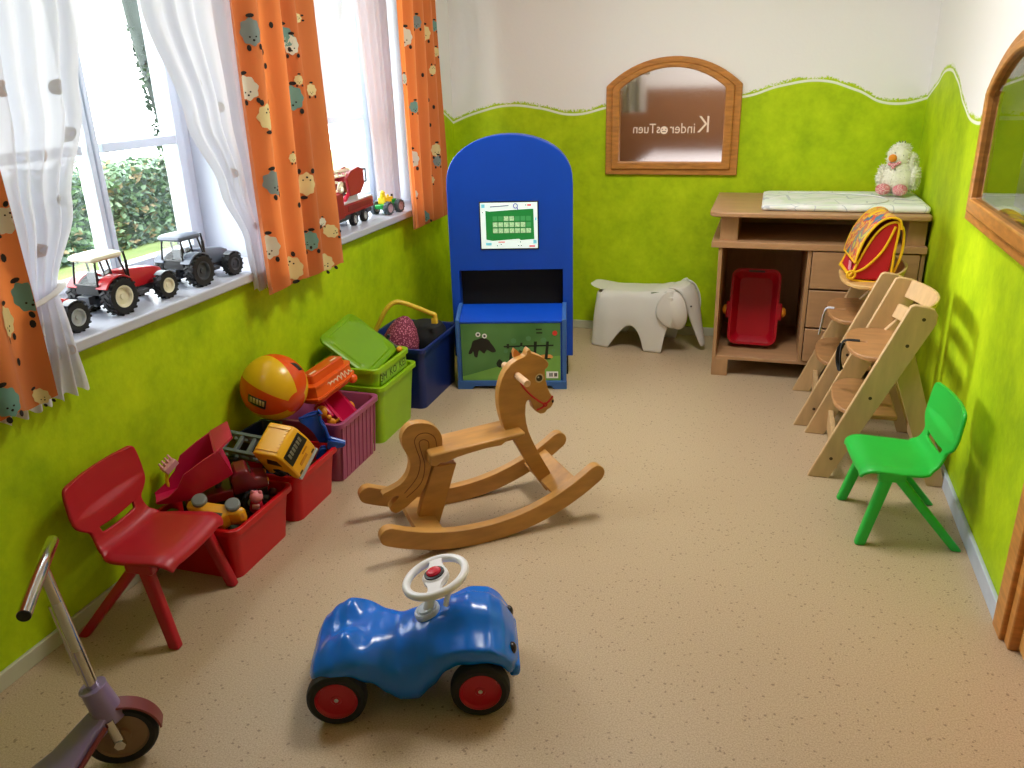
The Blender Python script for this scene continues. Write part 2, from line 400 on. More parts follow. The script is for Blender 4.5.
_b = clear.node_tree.nodes['Principled BSDF']; _b.inputs['Transmission Weight'].default_value = 1; _b.inputs['Roughness'].default_value = 0; _b.inputs['IOR'].default_value = 1.5
MX = Matrix(((0, -1, 0, XR), (1, 0, 0, 0), (0, 0, 1, 0), (0, 0, 0, 1)))
ir = arched_window('window_4', 'XZ', MX, (2.40, 3.405, .95, 1.40, 1.60), (2.50, 3.315, 1.035, 1.385, 1.535), (2.455, 3.355, .985, 1.392, 1.565), clear)
# rooms beyond the inner windows
brown = wood('brown panelling', (142, 94, 52), .6, (4, 4, 20), .15)
bm = BM()
span(bm, (-1.9, 7.2, 0), (1.0, 7.3, 1.36)); span(bm, (-2.0, YB + .12, 0), (-1.9, 7.3, 2.5)); span(bm, (1.0, YB + .12, 0), (1.1, 7.3, 2.5))
struct('wall_beyond_back', bm, brown)
bm = BM(); span(bm, (-1.9, 7.2, 1.36), (1.0, 7.3, 2.5)); struct('wall_beyond_back_plaster', bm, white_wall)
bm = BM(); span(bm, (-2.0, YB + .31, -.1), (1.1, 7.3, 0)); struct('floor_beyond_back', bm, brown)
bm = BM(); span(bm, (-2.0, YB + .12, 2.5), (1.1, 7.3, 2.6)); struct('ceiling_beyond_back', bm, white_wall)
bm = BM(); span(bm, (XR + 1.5, -1.3, 0), (XR + 1.6, YB, 2.5)); span(bm, (XR + .12, -1.4, 0), (XR + 1.6, -1.3, 2.5)); span(bm, (XR + .12, YB, 0), (XR + 1.6, YB + .1, 2.5)); span(bm, (XR + .12, -1.3, 2.5), (XR + 1.6, YB, 2.6)); span(bm, (XR + .15, -1.3, -.1), (XR + 1.6, YB, 0))
struct('wall_beyond_right', bm, white_wall)
# what shows blurred through the frosted pane: a white drape, a laid table, a dark chest
bm = BM()
add_grid(bm, lambda u, v: (-1.00 + .15 * u, 5.75 + .03 * math.sin(14 * u), 1.235 + 1.26 * v), 24, 4)
tag(obj('drape', bm, mat('white drape', (214, 208, 206), .8), solid=.006), 'white drape blurred behind the frosted pane of the back wall window', 'curtain')
bm = BM(); span(bm, (-.95, 5.6, .85), (.35, 7.0, .87)); span(bm, (-.95, 5.6, .55), (-.945, 7.0, .85)); span(bm, (-.95, 5.595, .55), (.35, 5.6, .85)); span(bm, (.345, 5.6, .55), (.35, 7.0, .85))
dt = thing('dining_table', 'table under a white cloth blurred behind the frosted pane', 'table')
obj('tablecloth', bm, mat('white tablecloth', (240, 236, 240), .8), dt, bev=.01)
for x, y in ((-.88, 5.67), (.28, 5.67), (-.88, 6.93), (.28, 6.93)):
    bm = BM(); span(bm, (x - .03, y - .03, 0), (x + .03, y + .03, .85)); obj('leg', bm, brown, dt)
# door in the right wall, near the camera: wooden casing and leaf
bm = BM(); span(bm, (XR - .018, 2.145, 0), (XR, 2.222, 2.1)); span(bm, (XR - .022, 1.10, 0), (XR, 1.18, 2.1)); span(bm, (XR - .018, 1.18, 2.02), (XR, 2.145, 2.1))
dr = struct('door_1', bm, pine, bev=.004)
bm = BM(); span(bm, (XR - .005, 2.105, 0), (XR + .12, 2.145, 2.02)); span(bm, (XR - .005, 1.18, 0), (XR + .12, 1.22, 2.02)); obj('jamb', bm, pine, dr, bev=.004)
bm = BM(); span(bm, (XR + .02, 1.22, .01), (XR + .06, 2.105, 2.0)); obj('door_leaf', bm, pine2, dr, bev=.004)
bm = BM(); add_cyl(bm, (XR + .02, 1.30, 1.03), (XR - .03, 1.30, 1.03), .010); add_cyl(bm, (XR - .03, 1.29, 1.03), (XR - .03, 1.42, 1.03), .010); obj('door_handle', bm, mat('steel handle', (180, 180, 180), .3, 1), dr)

# ------------------------------------------------------------------ light
wd = bpy.data.worlds.new('sky'); S.world = wd; wd.use_nodes = True
bg = wd.node_tree.nodes['Background']; bg.inputs[0].default_value = (.93, .97, 1.0, 1); bg.inputs[1].default_value = 9.0
for (a, b_) in (W1, W2):
    ld = bpy.data.lights.new('window portal', 'AREA'); ld.shape = 'RECTANGLE'; ld.size = b_ - a; ld.size_y = HEAD - SILL
    lo = bpy.data.objects.new('window_portal', ld); COL.objects.link(lo); lo.location = (XW - .14, (a + b_) / 2, (SILL + HEAD) / 2)
    lo.rotation_euler = (PI / 2, 0, -PI / 2); ld.cycles.is_portal = True
def lamp(name, loc, power, size, col=(1, 1, 1)):
    ld = bpy.data.lights.new(name, 'AREA'); ld.energy = power; ld.size = size; ld.color = col
    o = bpy.data.objects.new(name, ld); COL.objects.link(o); o.location = loc; return o
lamp('added_fill_light', (-.4, 2.9, ZC - .03), 30, .6, (1, .97, .93))  # unseen lamp added under the ceiling to brighten the room
sd = bpy.data.lights.new('hazy_sun', 'SUN'); sd.energy = 2.6; sd.angle = math.radians(14); sd.color = (1, .97, .9)
so = bpy.data.objects.new('hazy_sun', sd); COL.objects.link(so); so.rotation_euler = Vector((1, -.12, -.34)).to_track_quat('-Z', 'Y').to_euler()
lamp('dining_room_light', (-.2, 5.9, 2.45), 27, .7, (1, .96, .92))
lamp('hall_light', (XR + .8, 3.0, 2.45), 2, .5, (1, .95, .9))
S.view_settings.view_transform = 'Standard'; S.view_settings.look = 'None'; S.view_settings.gamma = 1; S.view_settings.use_curve_mapping = False
S.view_settings.exposure = 0.2
S.cycles.use_denoising = True
S.cycles.max_bounces = 8; S.cycles.transparent_max_bounces = 16; S.cycles.sample_clamp_indirect = 8
# ------------------------------------------------------------------ outside
lawn_m = mat('lawn', (116, 134, 74), .9, vary=.25, scale=3)
bm = BM(); span(bm, (-14, -6, -.3), (XL - .6, 18, -.1)); struct('ground_outside', bm, lawn_m)
def leaf_blob(name, lo, hi, n, cols, seed, label, cat):
    """hedge: a bumpy body set all over with single leaves"""
    rnd = random.Random(seed); bm = BM(); c = [(a + b_) / 2 for a, b_ in zip(lo, hi)]; h = [(b_ - a) / 2 for a, b_ in zip(lo, hi)]
    span(bm, [a + .10 for a in lo[:2]] + [lo[2]], [b_ - .10 for b_ in hi], mi=0)
    for i in range(n):
        f_ = rnd.random()
        p = [rnd.uniform(a, b_) for a, b_ in zip(lo, hi)]
        if f_ < .66: p[0] = hi[0] - rnd.random() ** 2 * .2
        else: p[2] = hi[2] - rnd.random() ** 2 * .22 + .08 * math.sin(p[1] * 5) * math.sin(p[1] * 2.3)
        s = rnd.uniform(.05, .10); R = Euler([rnd.uniform(-1.2, 1.2), rnd.uniform(-.9, .9), rnd.uniform(0, 6.28)]).to_matrix()
        q = [Vector(p) + R @ Vector(v) * s for v in ((-.55, 0, 0), (0, -.3, .05), (.6, 0, -.08), (0, .3, .05))]
        fc = bm.faces.new([bm.verts.new(v) for v in q]); fc.material_index = rnd.choice((0, 1, 1, 2)) if rnd.random() > .1 else 3
    return tag(obj(name, bm, cols, ang=180), label, cat)
lf = [mat('dark leaf', (70, 92, 78), .6, vary=.2), mat('mid leaf', (92, 120, 90), .55, vary=.25), mat('light leaf', (122, 146, 116), .55, vary=.2), mat('autumn leaf', (140, 124, 92), .6, vary=.2)]
leaf_blob('hedge', (-7.4, 4.6, -.1), (-6.3, 9.6, .68), 9000, lf, 3, 'leafy green hedge on the lawn outside the left window', 'hedge')
bark = mat('grey bark', (52, 58, 56), .9, vary=.3, scale=12, stretch=(1, 1, .25), bump=.5, bscale=20)
def tree(loc, hgt, r0, lean, seed, label):
    t = thing('tree', label, 'tree', loc); rnd = random.Random(seed); bm = BM()
    pts = [(lean * (k / 8) ** 2, .06 * math.sin(k * 1.3), hgt * k / 8) for k in range(9)]
    add_tube(bm, smooth_path(pts, 3), lambda q: r0 * (1.15 - .65 * q + (.35 * max(0, .12 - q) / .12)), 14)
    obj('trunk', bm, bark, t)
    for k, (h, a, l) in enumerate(((.62, 1.2, 1.2), (.7, 3.6, 1.0), (.8, 5.2, 1.3), (.9, .3, .9))):
        bm = BM(); p0 = Vector((lean * h * h, 0, hgt * h)); d = Vector((math.cos(a), math.sin(a), .7)) * l
        add_tube(bm, smooth_path([p0, p0 + d * .5 + Vector((0, 0, .1)), p0 + d], 4), lambda q: r0 * .4 * (1 - .75 * q), 8); obj('branch', bm, bark, t)
    bm = BM()
    for i in range(1500):
        a = rnd.uniform(0, 6.28); rr = rnd.uniform(.2, 1.7); p = Vector((lean * .7 + rr * math.cos(a), rr * math.sin(a), hgt * rnd.uniform(.72, 1.15)))
        R = Euler([rnd.uniform(-1, 1), rnd.uniform(-1, 1), rnd.uniform(0, 6.28)]).to_matrix(); s = rnd.uniform(.07, .13)
        fc = bm.faces.new([bm.verts.new(p + R @ Vector(v) * s) for v in ((-.55, 0, 0), (0, -.3, .05), (.6, 0, -.08), (0, .3, .05))]); fc.material_index = rnd.choice((0, 1, 1))
    obj('foliage', bm, lf[1:3], t, ang=180)
    t.rotation_euler = (math.radians(6), 0, 0)
    bm = BM()                                            # ivy up the trunk
    for i in range(700):
        z = rnd.uniform(.1, 1) ** 1.1 * hgt * .75; a = rnd.uniform(2.6, 5.6); rad = r0 * (1.15 - .65 * z / hgt) + .02
        p = Vector((lean * (z / hgt) ** 2 + rad * math.cos(a), rad * math.sin(a), z)); R = Euler([rnd.uniform(-1, 1), rnd.uniform(-1, 1), rnd.uniform(0, 6.28)]).to_matrix(); s = rnd.uniform(.05, .09)
        fc = bm.faces.new([bm.verts.new(p + R @ Vector(v) * s) for v in ((-.55, 0, 0), (0, -.35, .05), (.6, 0, -.08), (0, .35, .05))]); fc.material_index = rnd.choice((0, 0, 1))
    obj('ivy', bm, [mat('ivy leaf', (44, 60, 44), .6, vary=.2), mat('light ivy leaf', (62, 80, 56), .6, vary=.2)], t, ang=180)
    return t
tree((-5.80, 7.28, -.1), 5.4, .155, -.15, 5, 'tall tree trunk with ivy standing before the hedge outside')

# ------------------------------------------------------------------ curtains
orange = mat('orange curtain cloth', (212, 122, 64), .85, vary=.08, scale=3, bump=.08, bscale=350, sheen=.2)
_ob = orange.node_tree; _tr = _ob.nodes.new('ShaderNodeBsdfTranslucent'); _mx = _ob.nodes.new('ShaderNodeMixShader'); _mx.inputs[0].default_value = .3
_tr.inputs[0].default_value = (*s2l((230, 128, 60)), 1)
_ob.links.new(_ob.nodes['Principled BSDF'].outputs[0], _mx.inputs[1]); _ob.links.new(_tr.outputs[0], _mx.inputs[2]); _ob.links.new(_mx.outputs[0], _ob.nodes['Material Output'].inputs[0])
prints = [mat('cream sheep print', (226, 208, 150), .85), mat('white sheep print', (222, 222, 205), .85), mat('teal sheep print', (112, 158, 150), .85), mat('grey sheep print', (128, 142, 140), .85), mat('black print', (34, 30, 28), .85)]
def curtain(y0, y1, z0, n, amp, sheep, label, ztop=2.36, x0=-1.762, ph=0.0, flare=.0, seed=1):
    rnd = random.Random(seed); W = y1 - y0; jit = [rnd.uniform(-.12, .12) for _ in range(n + 3)]
    def sx(y, z):
        q = (y - y0) / W; w = q * n; k = int(max(0, min(n, w))); w = w + jit[k] * (1 - (w - k)) + jit[k + 1] * (w - k)
        a = amp * (.75 + .25 * (ztop - z) / (ztop - z0))
        s = math.sin(2 * PI * w + ph + .25 * math.sin(z * 2.1))
        return x0 + a * (s * (1.15 - .15 * s * s)) + .006 * math.sin(5.3 * q + 3 * z)
    bm = BM()
    def fn(u, v):
        z = z0 + v * (ztop - z0); yy = y0 + u * W + flare * (u - .5) * (1 - v) ** 3
        return (sx(y0 + u * W, z), yy, z + .012 * math.sin(2 * PI * n * u + ph) * (1 - v) ** 8)
    add_grid(bm, fn, n * 14, 40)
    def patch(y, z, pts, mi, off=.0022):
        def V(yy, zz):
            yy = min(y1 - .001, max(y0 + .001, yy)); g = (sx(yy + .001, zz) - sx(yy - .001, zz)) / .002; l_ = math.sqrt(1 + g * g)
            return bm.verts.new((sx(yy, zz) + off / l_, yy - g * off / l_, zz))
        g0 = (sx(y + .004, z) - sx(y - .004, z)) / .008; kk = 1 / math.sqrt(1 + g0 * g0 * .6)
        cv = V(y, z); rim = [[V(y + a * k * kk, z + b_ * k) for a, b_ in pts] for k in (.33, .67, 1)]
        m_ = len(pts)
        for i in range(m_):
            j = (i + 1) % m_
            fa = [bm.faces.new((cv, rim[0][i], rim[0][j]))] + [bm.faces.new((rim[q][i], rim[q + 1][i], rim[q + 1][j], rim[q][j])) for q in (0, 1)]
            for t in fa: t.material_index = mi
    for (px, py, mi, s, rot) in sheep:
        p = hit(px, py, 0, x0); xx = x0
        for _ in range(8): xx = xx * .5 + .5 * sx(min(y1, max(y0, p.y)), p.z); p = hit(px, py, 0, xx)
        y, z = p.y, p.z
        if not (y0 + .005 < y < y1 - .005): y = min(max(y, y0 + .012), y1 - .012)
        a0 = math.radians(rot); R = lambda a, b_: (a * math.cos(a0) - b_ * math.sin(a0), a * math.sin(a0) + b_ * math.cos(a0))
        if mi == 5: patch(y, z, [R(.007 * math.cos(k * PI / 4), .011 * math.sin(k * PI / 4)) for k in range(8)], 5); continue
        s *= 1.28
        body = [R(s * (1 + .08 * math.cos(8 * t)) * .78 * math.cos(t), s * (1 + .08 * math.cos(8 * t)) * math.sin(t)) for t in [2 * PI * k / 32 for k in range(32)]]
        patch(y, z, body, mi)
        for (dx, dz, rx, rz) in ((-.35, -1.15, .16, .24), (.42, -1.12, .16, .24), (.1, 1.2, .3, .16)):     # feet and a tuft
            cx_, cz_ = R(dx * s, dz * s); patch(y + cx_, z + cz_, [R(rx * s * math.cos(t), rz * s * math.sin(t)) for t in [PI / 5 * k for k in range(10)]], 5, .003)
        for (dx, dz, rr) in ((-.18, -.35, .07), (.18, -.35, .07), (0, -.6, .09)):
            cx_, cz_ = R(dx * s, dz * s); patch(y + cx_, z + cz_, [R(rr * s * math.cos(t), rr * s * math.sin(t)) for t in [PI / 4 * k for k in range(8)]], 5, .0032)
    return tag(obj('curtain', bm, [orange] + prints, ang=60), label, 'curtain', None)
CUR = 'orange curtain printed with little sheep, '
curtain(1.06, 1.535, .735, 3, .024, [(3, 258, 5, .02, 0), (32, 296, 3, .030, 20), (42, 322, 5, .02, 0), (6, 322, 1, .03, 0), (18, 362, 5, .02, 0), (40, 396, 1, .018, 30), (8, 402, 3, .03, 10), (12, 220, 2, .026, 150)], CUR + 'nearest the camera in front of the left sheer', seed=4, ph=.6)
curtain(2.545, 3.075, .75, 4, .026, [(252, 32, 4, .034, 5), (282, 37, 3, .030, 0), (296, 18, 1, .018, 90), (291, 45, 2, .026, 0), (246, 88, 2, .032, 10), (268, 117, 1, .034, 180), (292, 98, 3, .034, 0), (311, 90, 1, .018, 0), (265, 66, 5, .02, 0), (262, 52, 5, .02, 0), (271, 25, 5, .02, 0), (307, 127, 5, .02, 30), (275, 183, 4, .034, 10), (306, 184, 1, .034, 175), (299, 80, 1, .014, 0), (293, 158, 1, .014, 0), (268, 247, 2, .034, 0), (292, 268, 1, .036, 190), (311, 241, 3, .030, 0), (322, 222, 2, .014, 0), (331, 231, 1, .026, 60), (324, 262, 1, .03, 30), (270, 290, 2, .013, 0), (305, 240, 3, .022, 0), (299, 205, 5, .02, 0)], CUR + 'hanging between the two windows', seed=9, ph=2.4)
curtain(3.875, 4.365, .755, 4, .024, [(404, 37, 2, .032, 0), (416, 22, 4, .024, 0), (424, 33, 1, .028, 0), (434, 26, 3, .02, 0), (404, 79, 2, .018, 0), (436, 52, 1, .018, 0), (433, 70, 1, .018, 170), (415, 107, 3, .022, 0), (428, 100, 5, .02, 0), (434, 107, 5, .02, 0), (430, 125, 5, .02, 0), (413, 159, 2, .034, 0), (436, 150, 1, .026, 0), (435, 161, 4, .022, 0), (414, 194, 2, .016, 0), (431, 180, 1, .016, 0), (424, 216, 3, .024, 20), (422, 75, 5, .02, 0)], CUR + 'farthest from the camera beside the blue cabinet', seed=21, ph=.9)

sheer_m = bpy.data.materials.new('white sheer voile'); sheer_m.use_nodes = True
def _sheer():
    nt = sheer_m.node_tree; N = nt.nodes; L = nt.links; b = N['Principled BSDF']; b.inputs['Roughness'].default_value = .8; b.inputs['Base Color'].default_value = (*s2l((228, 229, 240)), 1)
    t = N.new('ShaderNodeBsdfTranslucent'); t.inputs[0].default_value = (.46, .47, .53, 1); tr = N.new('ShaderNodeBsdfTransparent')
    m1 = N.new('ShaderNodeMixShader'); m1.inputs[0].default_value = .17; L.new(b.outputs[0], m1.inputs[1]); L.new(t.outputs[0], m1.inputs[2])
    m2 = N.new('ShaderNodeMixShader'); m2.inputs[0].default_value = .03; L.new(m1.outputs[0], m2.inputs[1]); L.new(tr.outputs[0], m2.inputs[2]); L.new(m2.outputs[0], N['Material Output'].inputs[0])
_sheer()
def tinted(name, c):
    m = sheer_m.copy(); m.name = name
    for n in m.node_tree.nodes:
        if n.type == 'BSDF_TRANSLUCENT': n.inputs[0].default_value = tuple(a * b_ for a, b_ in zip(n.inputs[0].default_value[:3], c)) + (1,)
        if n.type == 'BSDF_PRINCIPLED': n.inputs['Base Color'].default_value = (*[.8 * a for a in c], 1)
    return m
pr_p = [tinted('faded pink print', (1.0, .91, .92)), tinted('faded grey print', (.94, .945, .965))]
def lerp_tab(tab, z):
    tab = sorted(tab)
    if z <= tab[0][0]: return tab[0][1:]
    for a, b_ in zip(tab, tab[1:]):
        if z <= b_[0]:
            t = (z - a[0]) / (b_[0] - a[0]); t = t * t * (3 - 2 * t); return tuple(p + (q - p) * t for p, q in zip(a[1:], b_[1:]))
    return tab[-1][1:]
def sheer(tab, n, amp, label, x0=-1.815, z0=.70, ztop=2.36, seed=1, tie=None, spots=()):
    """tab: (height, left edge y, right edge y)"""
    rnd = random.Random(seed); ph = [rnd.uniform(0, 6.28) for _ in range(4)]
    def P(u, z):
        a, b_ = lerp_tab(tab, z); g = min(1, (b_ - a) / .25) ; uu = u + .02 * math.sin(9 * u + ph[0]) * math.sin(PI * u)
        x = x0 + amp * (math.sin(2 * PI * n * uu + ph[1]) + .35 * math.sin(2 * PI * n * 1.7 * uu + ph[2])) * (.6 + .4 * g)
        if tie: x += -.004 * math.exp(-((z - tie) / .03) ** 2)
        return Vector((x, a + (b_ - a) * u, z))
    bm = BM(); add_grid(bm, lambda u, v: P(u, z0 + v * (ztop - z0) + .008 * math.sin(2 * PI * n * u) * (1 - v) ** 10), n * 12, 50)
    for (u, z, s, mi) in spots:
        nn = 14; c = bm.verts.new(P(u, z) + Vector((.002, 0, 0))); w = lerp_tab(tab, z); dw = w[1] - w[0]
        rim = [bm.verts.new(P(min(1, max(0, u + s * .8 * math.cos(2 * PI * k / nn) / dw)), z + s * math.sin(2 * PI * k / nn)) + Vector((.002, 0, 0))) for k in range(nn)]
        for k in range(nn): bm.faces.new((c, rim[k], rim[(k + 1) % nn])).material_index = mi
    o = tag(obj('sheer_curtain', bm, [sheer_m] + pr_p, ang=80), label, 'curtain')
    if tie:
        a, b_ = lerp_tab(tab, tie); bm = BM()
        add_tube(bm, [(x0 + (.024 + amp) * math.cos(t), (a + b_) / 2 + (b_ - a + .02) / 2 * math.sin(t), tie + .02 * math.sin(t)) for t in [2 * PI * k / 28 for k in range(28)]], .013, 8, True, flat=.35); obj('tieback', bm, mat('white ribbon', (224, 222, 216), .8), o)
    return o
sheer([(2.36, 1.42, 1.99), (1.72, 1.46, 1.945), (1.46, 1.47, 1.885), (1.2, 1.49, 1.78), (.99, 1.53, 1.672), (.85, 1.48, 1.685), (.70, 1.40, 1.70)], 7, .012, 'white sheer curtain tied back at the near end of the left window', seed=3, tie=.985,
      spots=[(.9, 1.38, .02, 2), (.7, 1.33, .018, 1), (.85, 1.22, .02, 2), (.6, 1.1, .018, 1), (.8, 1.5, .02, 2), (.5, .9, .02, 1), (.9, .82, .016, 1), (.4, 1.5, .02, 1)])
sheer([(2.36, 2.10, 2.72), (1.73, 2.20, 2.70), (1.39, 2.32, 2.66), (1.15, 2.44, 2.64), (.95, 2.535, 2.64), (.76, 2.55, 2.64)], 6, .012, 'white sheer curtain drawn aside at the far end of the left window', seed=5, z0=.765, x0=-1.812,
      spots=[(.3, 1.5, .018, 2), (.5, 1.42, .018, 2), (.35, 1.2, .018, 1), (.6, 1.0, .016, 2)])
sheer([(2.36, 2.88, 3.62), (1.816, 2.92, 3.47), (1.5, 2.94, 3.32), (1.10, 2.95, 3.10), (.95, 2.95, 3.10), (.73, 2.93, 3.175)], 6, .007, 'white sheer curtain drawn aside at the near end of the right-hand window', seed=7, tie=1.04, x0=-1.832, z0=.74)
sheer([(2.36, 3.93, 4.33), (.84, 4.02, 4.33)], 5, .012, 'white sheer curtain hanging straight inside the recess behind the green toy tractor', seed=8, x0=-2.02, z0=.845)

# ------------------------------------------------------------------ toy tractors on the sill
rubber = mat('black rubber', (24, 24, 27), .7); dgrey = plastic('dark grey plastic', (66, 70, 78), .4); black = plastic('black plastic', (18, 18, 20), .4)
def tyre(bm, c, r, w, axis='Y', lugs=18, inner=.58, mi=0):
    M = Matrix.Translation(Vector(c))
    add_lathe(bm, [(r * inner, -w * .42), (r * .8, -w / 2), (r * .94, -w * .48), (r, -w * .3), (r, w * .3), (r * .94, w * .48), (r * .8, w / 2), (r * inner, w * .42)], 36, M, mi, axis)
    for k in range(lugs):
        a = 2 * PI * k / lugs
        for sgn in (-1, 1):
            L_ = M @ (Matrix.Rotation(a + sgn * .08, 4, axis)) @ Matrix.Translation((r, 0, 0)) @ Matrix.Rotation(sgn * .5, 4, 'X')
            if axis == 'Y': add_box(bm, (0, sgn * w * .26, 0), (r * .11, w * .55, r * .12), L_, mi)
def rim(bm, c, r, w, axis='Y', mi=0):
    M = Matrix.Translation(Vector(c))
    add_lathe(bm, [(.001, -w * .30), (r * .25, -w * .32), (r * .3, -w * .22), (r * .75, -w * .2), (r * .88, -w * .42), (r, -w * .44), (r, w * .44), (r * .88, w * .42), (r * .75, w * .2), (r * .3, w * .22), (r * .25, w * .32), (.001, w * .30)], 28, M, mi, axis)
def tractor(loc, yaw, wb, rr, rf, body, roofc, rimc, fend, label, track=.135):
    """farm tractor, heading +x; rear axle at x=0"""
    t = thing('toy_tractor', label, 'toy tractor', loc, yaw)
    k = wb / .2; hw = track / 2
    bm = BM()                                              # bonnet with sloping nose
    def ring(x, w, z0, z1): return [(x, a * w, b_) for a, b_ in ((-1, z0), (-1, z1 - .01), (-.75, z1), (.75, z1), (1, z1 - .01), (1, z0))]
    rings(bm, [ring(.06 * k, .026, rr * .95, rr * 2.15), ring(.12 * k, .026, rr * .95, rr * 2.05), ring(.2 * k, .025, rr * .95, rr * 1.86), ring(.235 * k, .021, rr * .98, rr * 1.66), ring(.245 * k, .017, rr * 1.02, rr * 1.4)])
    obj('bonnet', bm, body, t, bev=.003)
    bm = BM(); span(bm, (-.05 * k, -.02, rr * .55), (.235 * k, .02, rr * .98)); span(bm, (.02 * k, -.034, rr * .6), (.08 * k, .034, rr * .95)); add_cyl(bm, (0, -hw, rr), (0, hw, rr), .012, n=12); add_cyl(bm, (wb, -hw, rf), (wb, hw, rf), .010, n=12)
    span(bm, (-.075 * k, -.022, rr * .7), (-.05 * k, .022, rr * 1.2)); span(bm, (.235 * k, -.018, rr * .6), (.262 * k, .018, rr * .9))
    add_cyl(bm, (-.07 * k, -.03, rr * .75), (-.105 * k, -.03, rr * .6), .004, n=8); add_cyl(bm, (-.07 * k, .03, rr * .75), (-.105 * k, .03, rr * .6), .004, n=8)
    span(bm, (.08 * k, -.05, rr * .6), (.14 * k, .05, rr * .85)); obj('chassis', bm, dgrey, t, bev=.002)
    for s in (-1, 1):                                      # fenders, wheels
        bm = BM(); n = 12; q = []
        for i in range(n + 1):
            a = math.radians(25 + 125 * i / n); q.append([((rr + d) * math.cos(a), s * y, rr + (rr + d) * math.sin(a)) for d, y in ((.004, hw - .030), (.004, hw + .012), (.010, hw + .012), (.010, hw - .030))])
        rings(bm, q); obj('fender', bm, fend, t, bev=.001)
        bm = BM(); tyre(bm, (0, s * hw, rr), rr, .040); w_ = obj('rear_wheel', bm, rubber, t)
        bm = BM(); rim(bm, (0, s * hw, rr), rr * .6, .044); obj('rim', bm, rimc, w_)
        bm = BM(); tyre(bm, (wb, s * (hw - .006), rf), rf, .030, lugs=16); w_ = obj('front_wheel', bm, rubber, t)
        bm = BM(); rim(bm, (wb, s * (hw - .006), rf), rf * .58, .034); obj('rim', bm, rimc, w_)
        bm = BM(); q = []
        for i in range(9):
            a = math.radians(40 + 85 * i / 8); q.append([(wb + (rf + d) * math.cos(a), s * y, rf + (rf + d) * math.sin(a)) for d, y in ((.003, hw - .022), (.003, hw + .008), (.006, hw + .008), (.006, hw - .022))])
        rings(bm, q); obj('front_fender', bm, dgrey, t)
    zc0, zc1 = rr * 1.75, rr * 3.02                          # cab: pillars, roof, windows
    bm = BM()
    P = {'rl': (-.055 * k, zc0), 'fl': (.065 * k, zc0), 'rt': (-.045 * k, zc1), 'ft': (.045 * k, zc1), 'm': (.01 * k, zc0), 'mt': (.0, zc1)}
    for s in (-1, 1):
        for a, b_ in (('rl', 'rt'), ('fl', 'ft'), ('m', 'mt'), ('rl', 'fl')): add_cyl(bm, (P[a][0], s * .046, P[a][1]), (P[b_][0], s * .042, P[b_][1]), .0032, n=8)
    for a in ('rl', 'fl'): add_cyl(bm, (P[a][0], -.046, P[a][1]), (P[a][0], .046, P[a][1]), .003, n=8)
    span(bm, (-.055 * k, -.044, zc0 - .03), (.065 * k, .044, zc0)); obj('cab_frame', bm, black, t)
    bm = BM(); gl = [[(P[a][0], s * w, P[a][1]) for a, s, w in ((p, -1, w), (q_, -1, w), (q_, 1, w), (p, 1, w))] for p, q_, w in (('rl', 'fl', .044), ('rt', 'ft', .041))]
    rings(bm, gl); obj('cab_glass', bm, glass, t)
    bm = BM(); span(bm, (-.02 * k, -.018, zc0 - .01), (.012 * k, .018, zc0 + .012)); span(bm, (-.03 * k, -.018, zc0), (-.02 * k, .018, zc0 + .035)); obj('seat', bm, dgrey, t, bev=.002)
    bm = BM(); add_cyl(bm, (.05 * k, 0, zc0), (.035 * k, 0, zc0 + .022), .003, n=8); add_cyl(bm, (.036 * k, 0, zc0 + .019), (.033 * k, 0, zc0 + .023), .011, n=14); obj('steering_wheel', bm, black, t)
    bm = BM(); rings(bm, [[(x * k, y, zc1 + z) for x, y in rrect(a, b_, .014, 4, (.0, 0))] for a, b_, z in ((.112, .098, 0), (.12, .106, .004), (.118, .104, .012), (.10, .09, .018))] if False else [[((x) * k, y, zc1 + z) for x, y in rrect(a, b_, .014, 4)] for a, b_, z in ((.112, .098, -.002), (.122, .106, .004), (.118, .102, .012), (.098, .086, .017))]); obj('cab_roof', bm, roofc, t)
    bm = BM(); add_cyl(bm, (.078 * k, -.036, rr * 1.4), (.078 * k, -.036, zc1 - .02), .005, n=12); add_cyl(bm, (.078 * k, -.036, zc1 - .02), (.074 * k, -.036, zc1 + .008), .0035, n=10); obj('exhaust_pipe', bm, black, t)
    return t
red_p = plastic('tractor red', (186, 28, 40), .28); cream_p = plastic('cream plastic', (232, 226, 200), .35); grey_p = plastic('slate grey plastic', (92, 100, 116), .3); lg_p = plastic('light grey plastic', (168, 172, 172), .4)
ZS = .8352
tractor((-1.952, 1.585, ZS), 88, .19, .052, .044, red_p, red_p, lg_p, red_p, 'red toy tractor half hidden behind the tied white sheer')
tractor((-1.958, 1.965, ZS), 87, .200, .057, .043, red_p, cream_p, cream_p, red_p, 'red toy tractor with cream roof and wheel rims on the sill')
tractor((-1.945, 2.335, ZS), 85, .174, .054, .041, grey_p, grey_p, dgrey, grey_p, 'dark grey toy tractor on the sill beside the orange curtain')

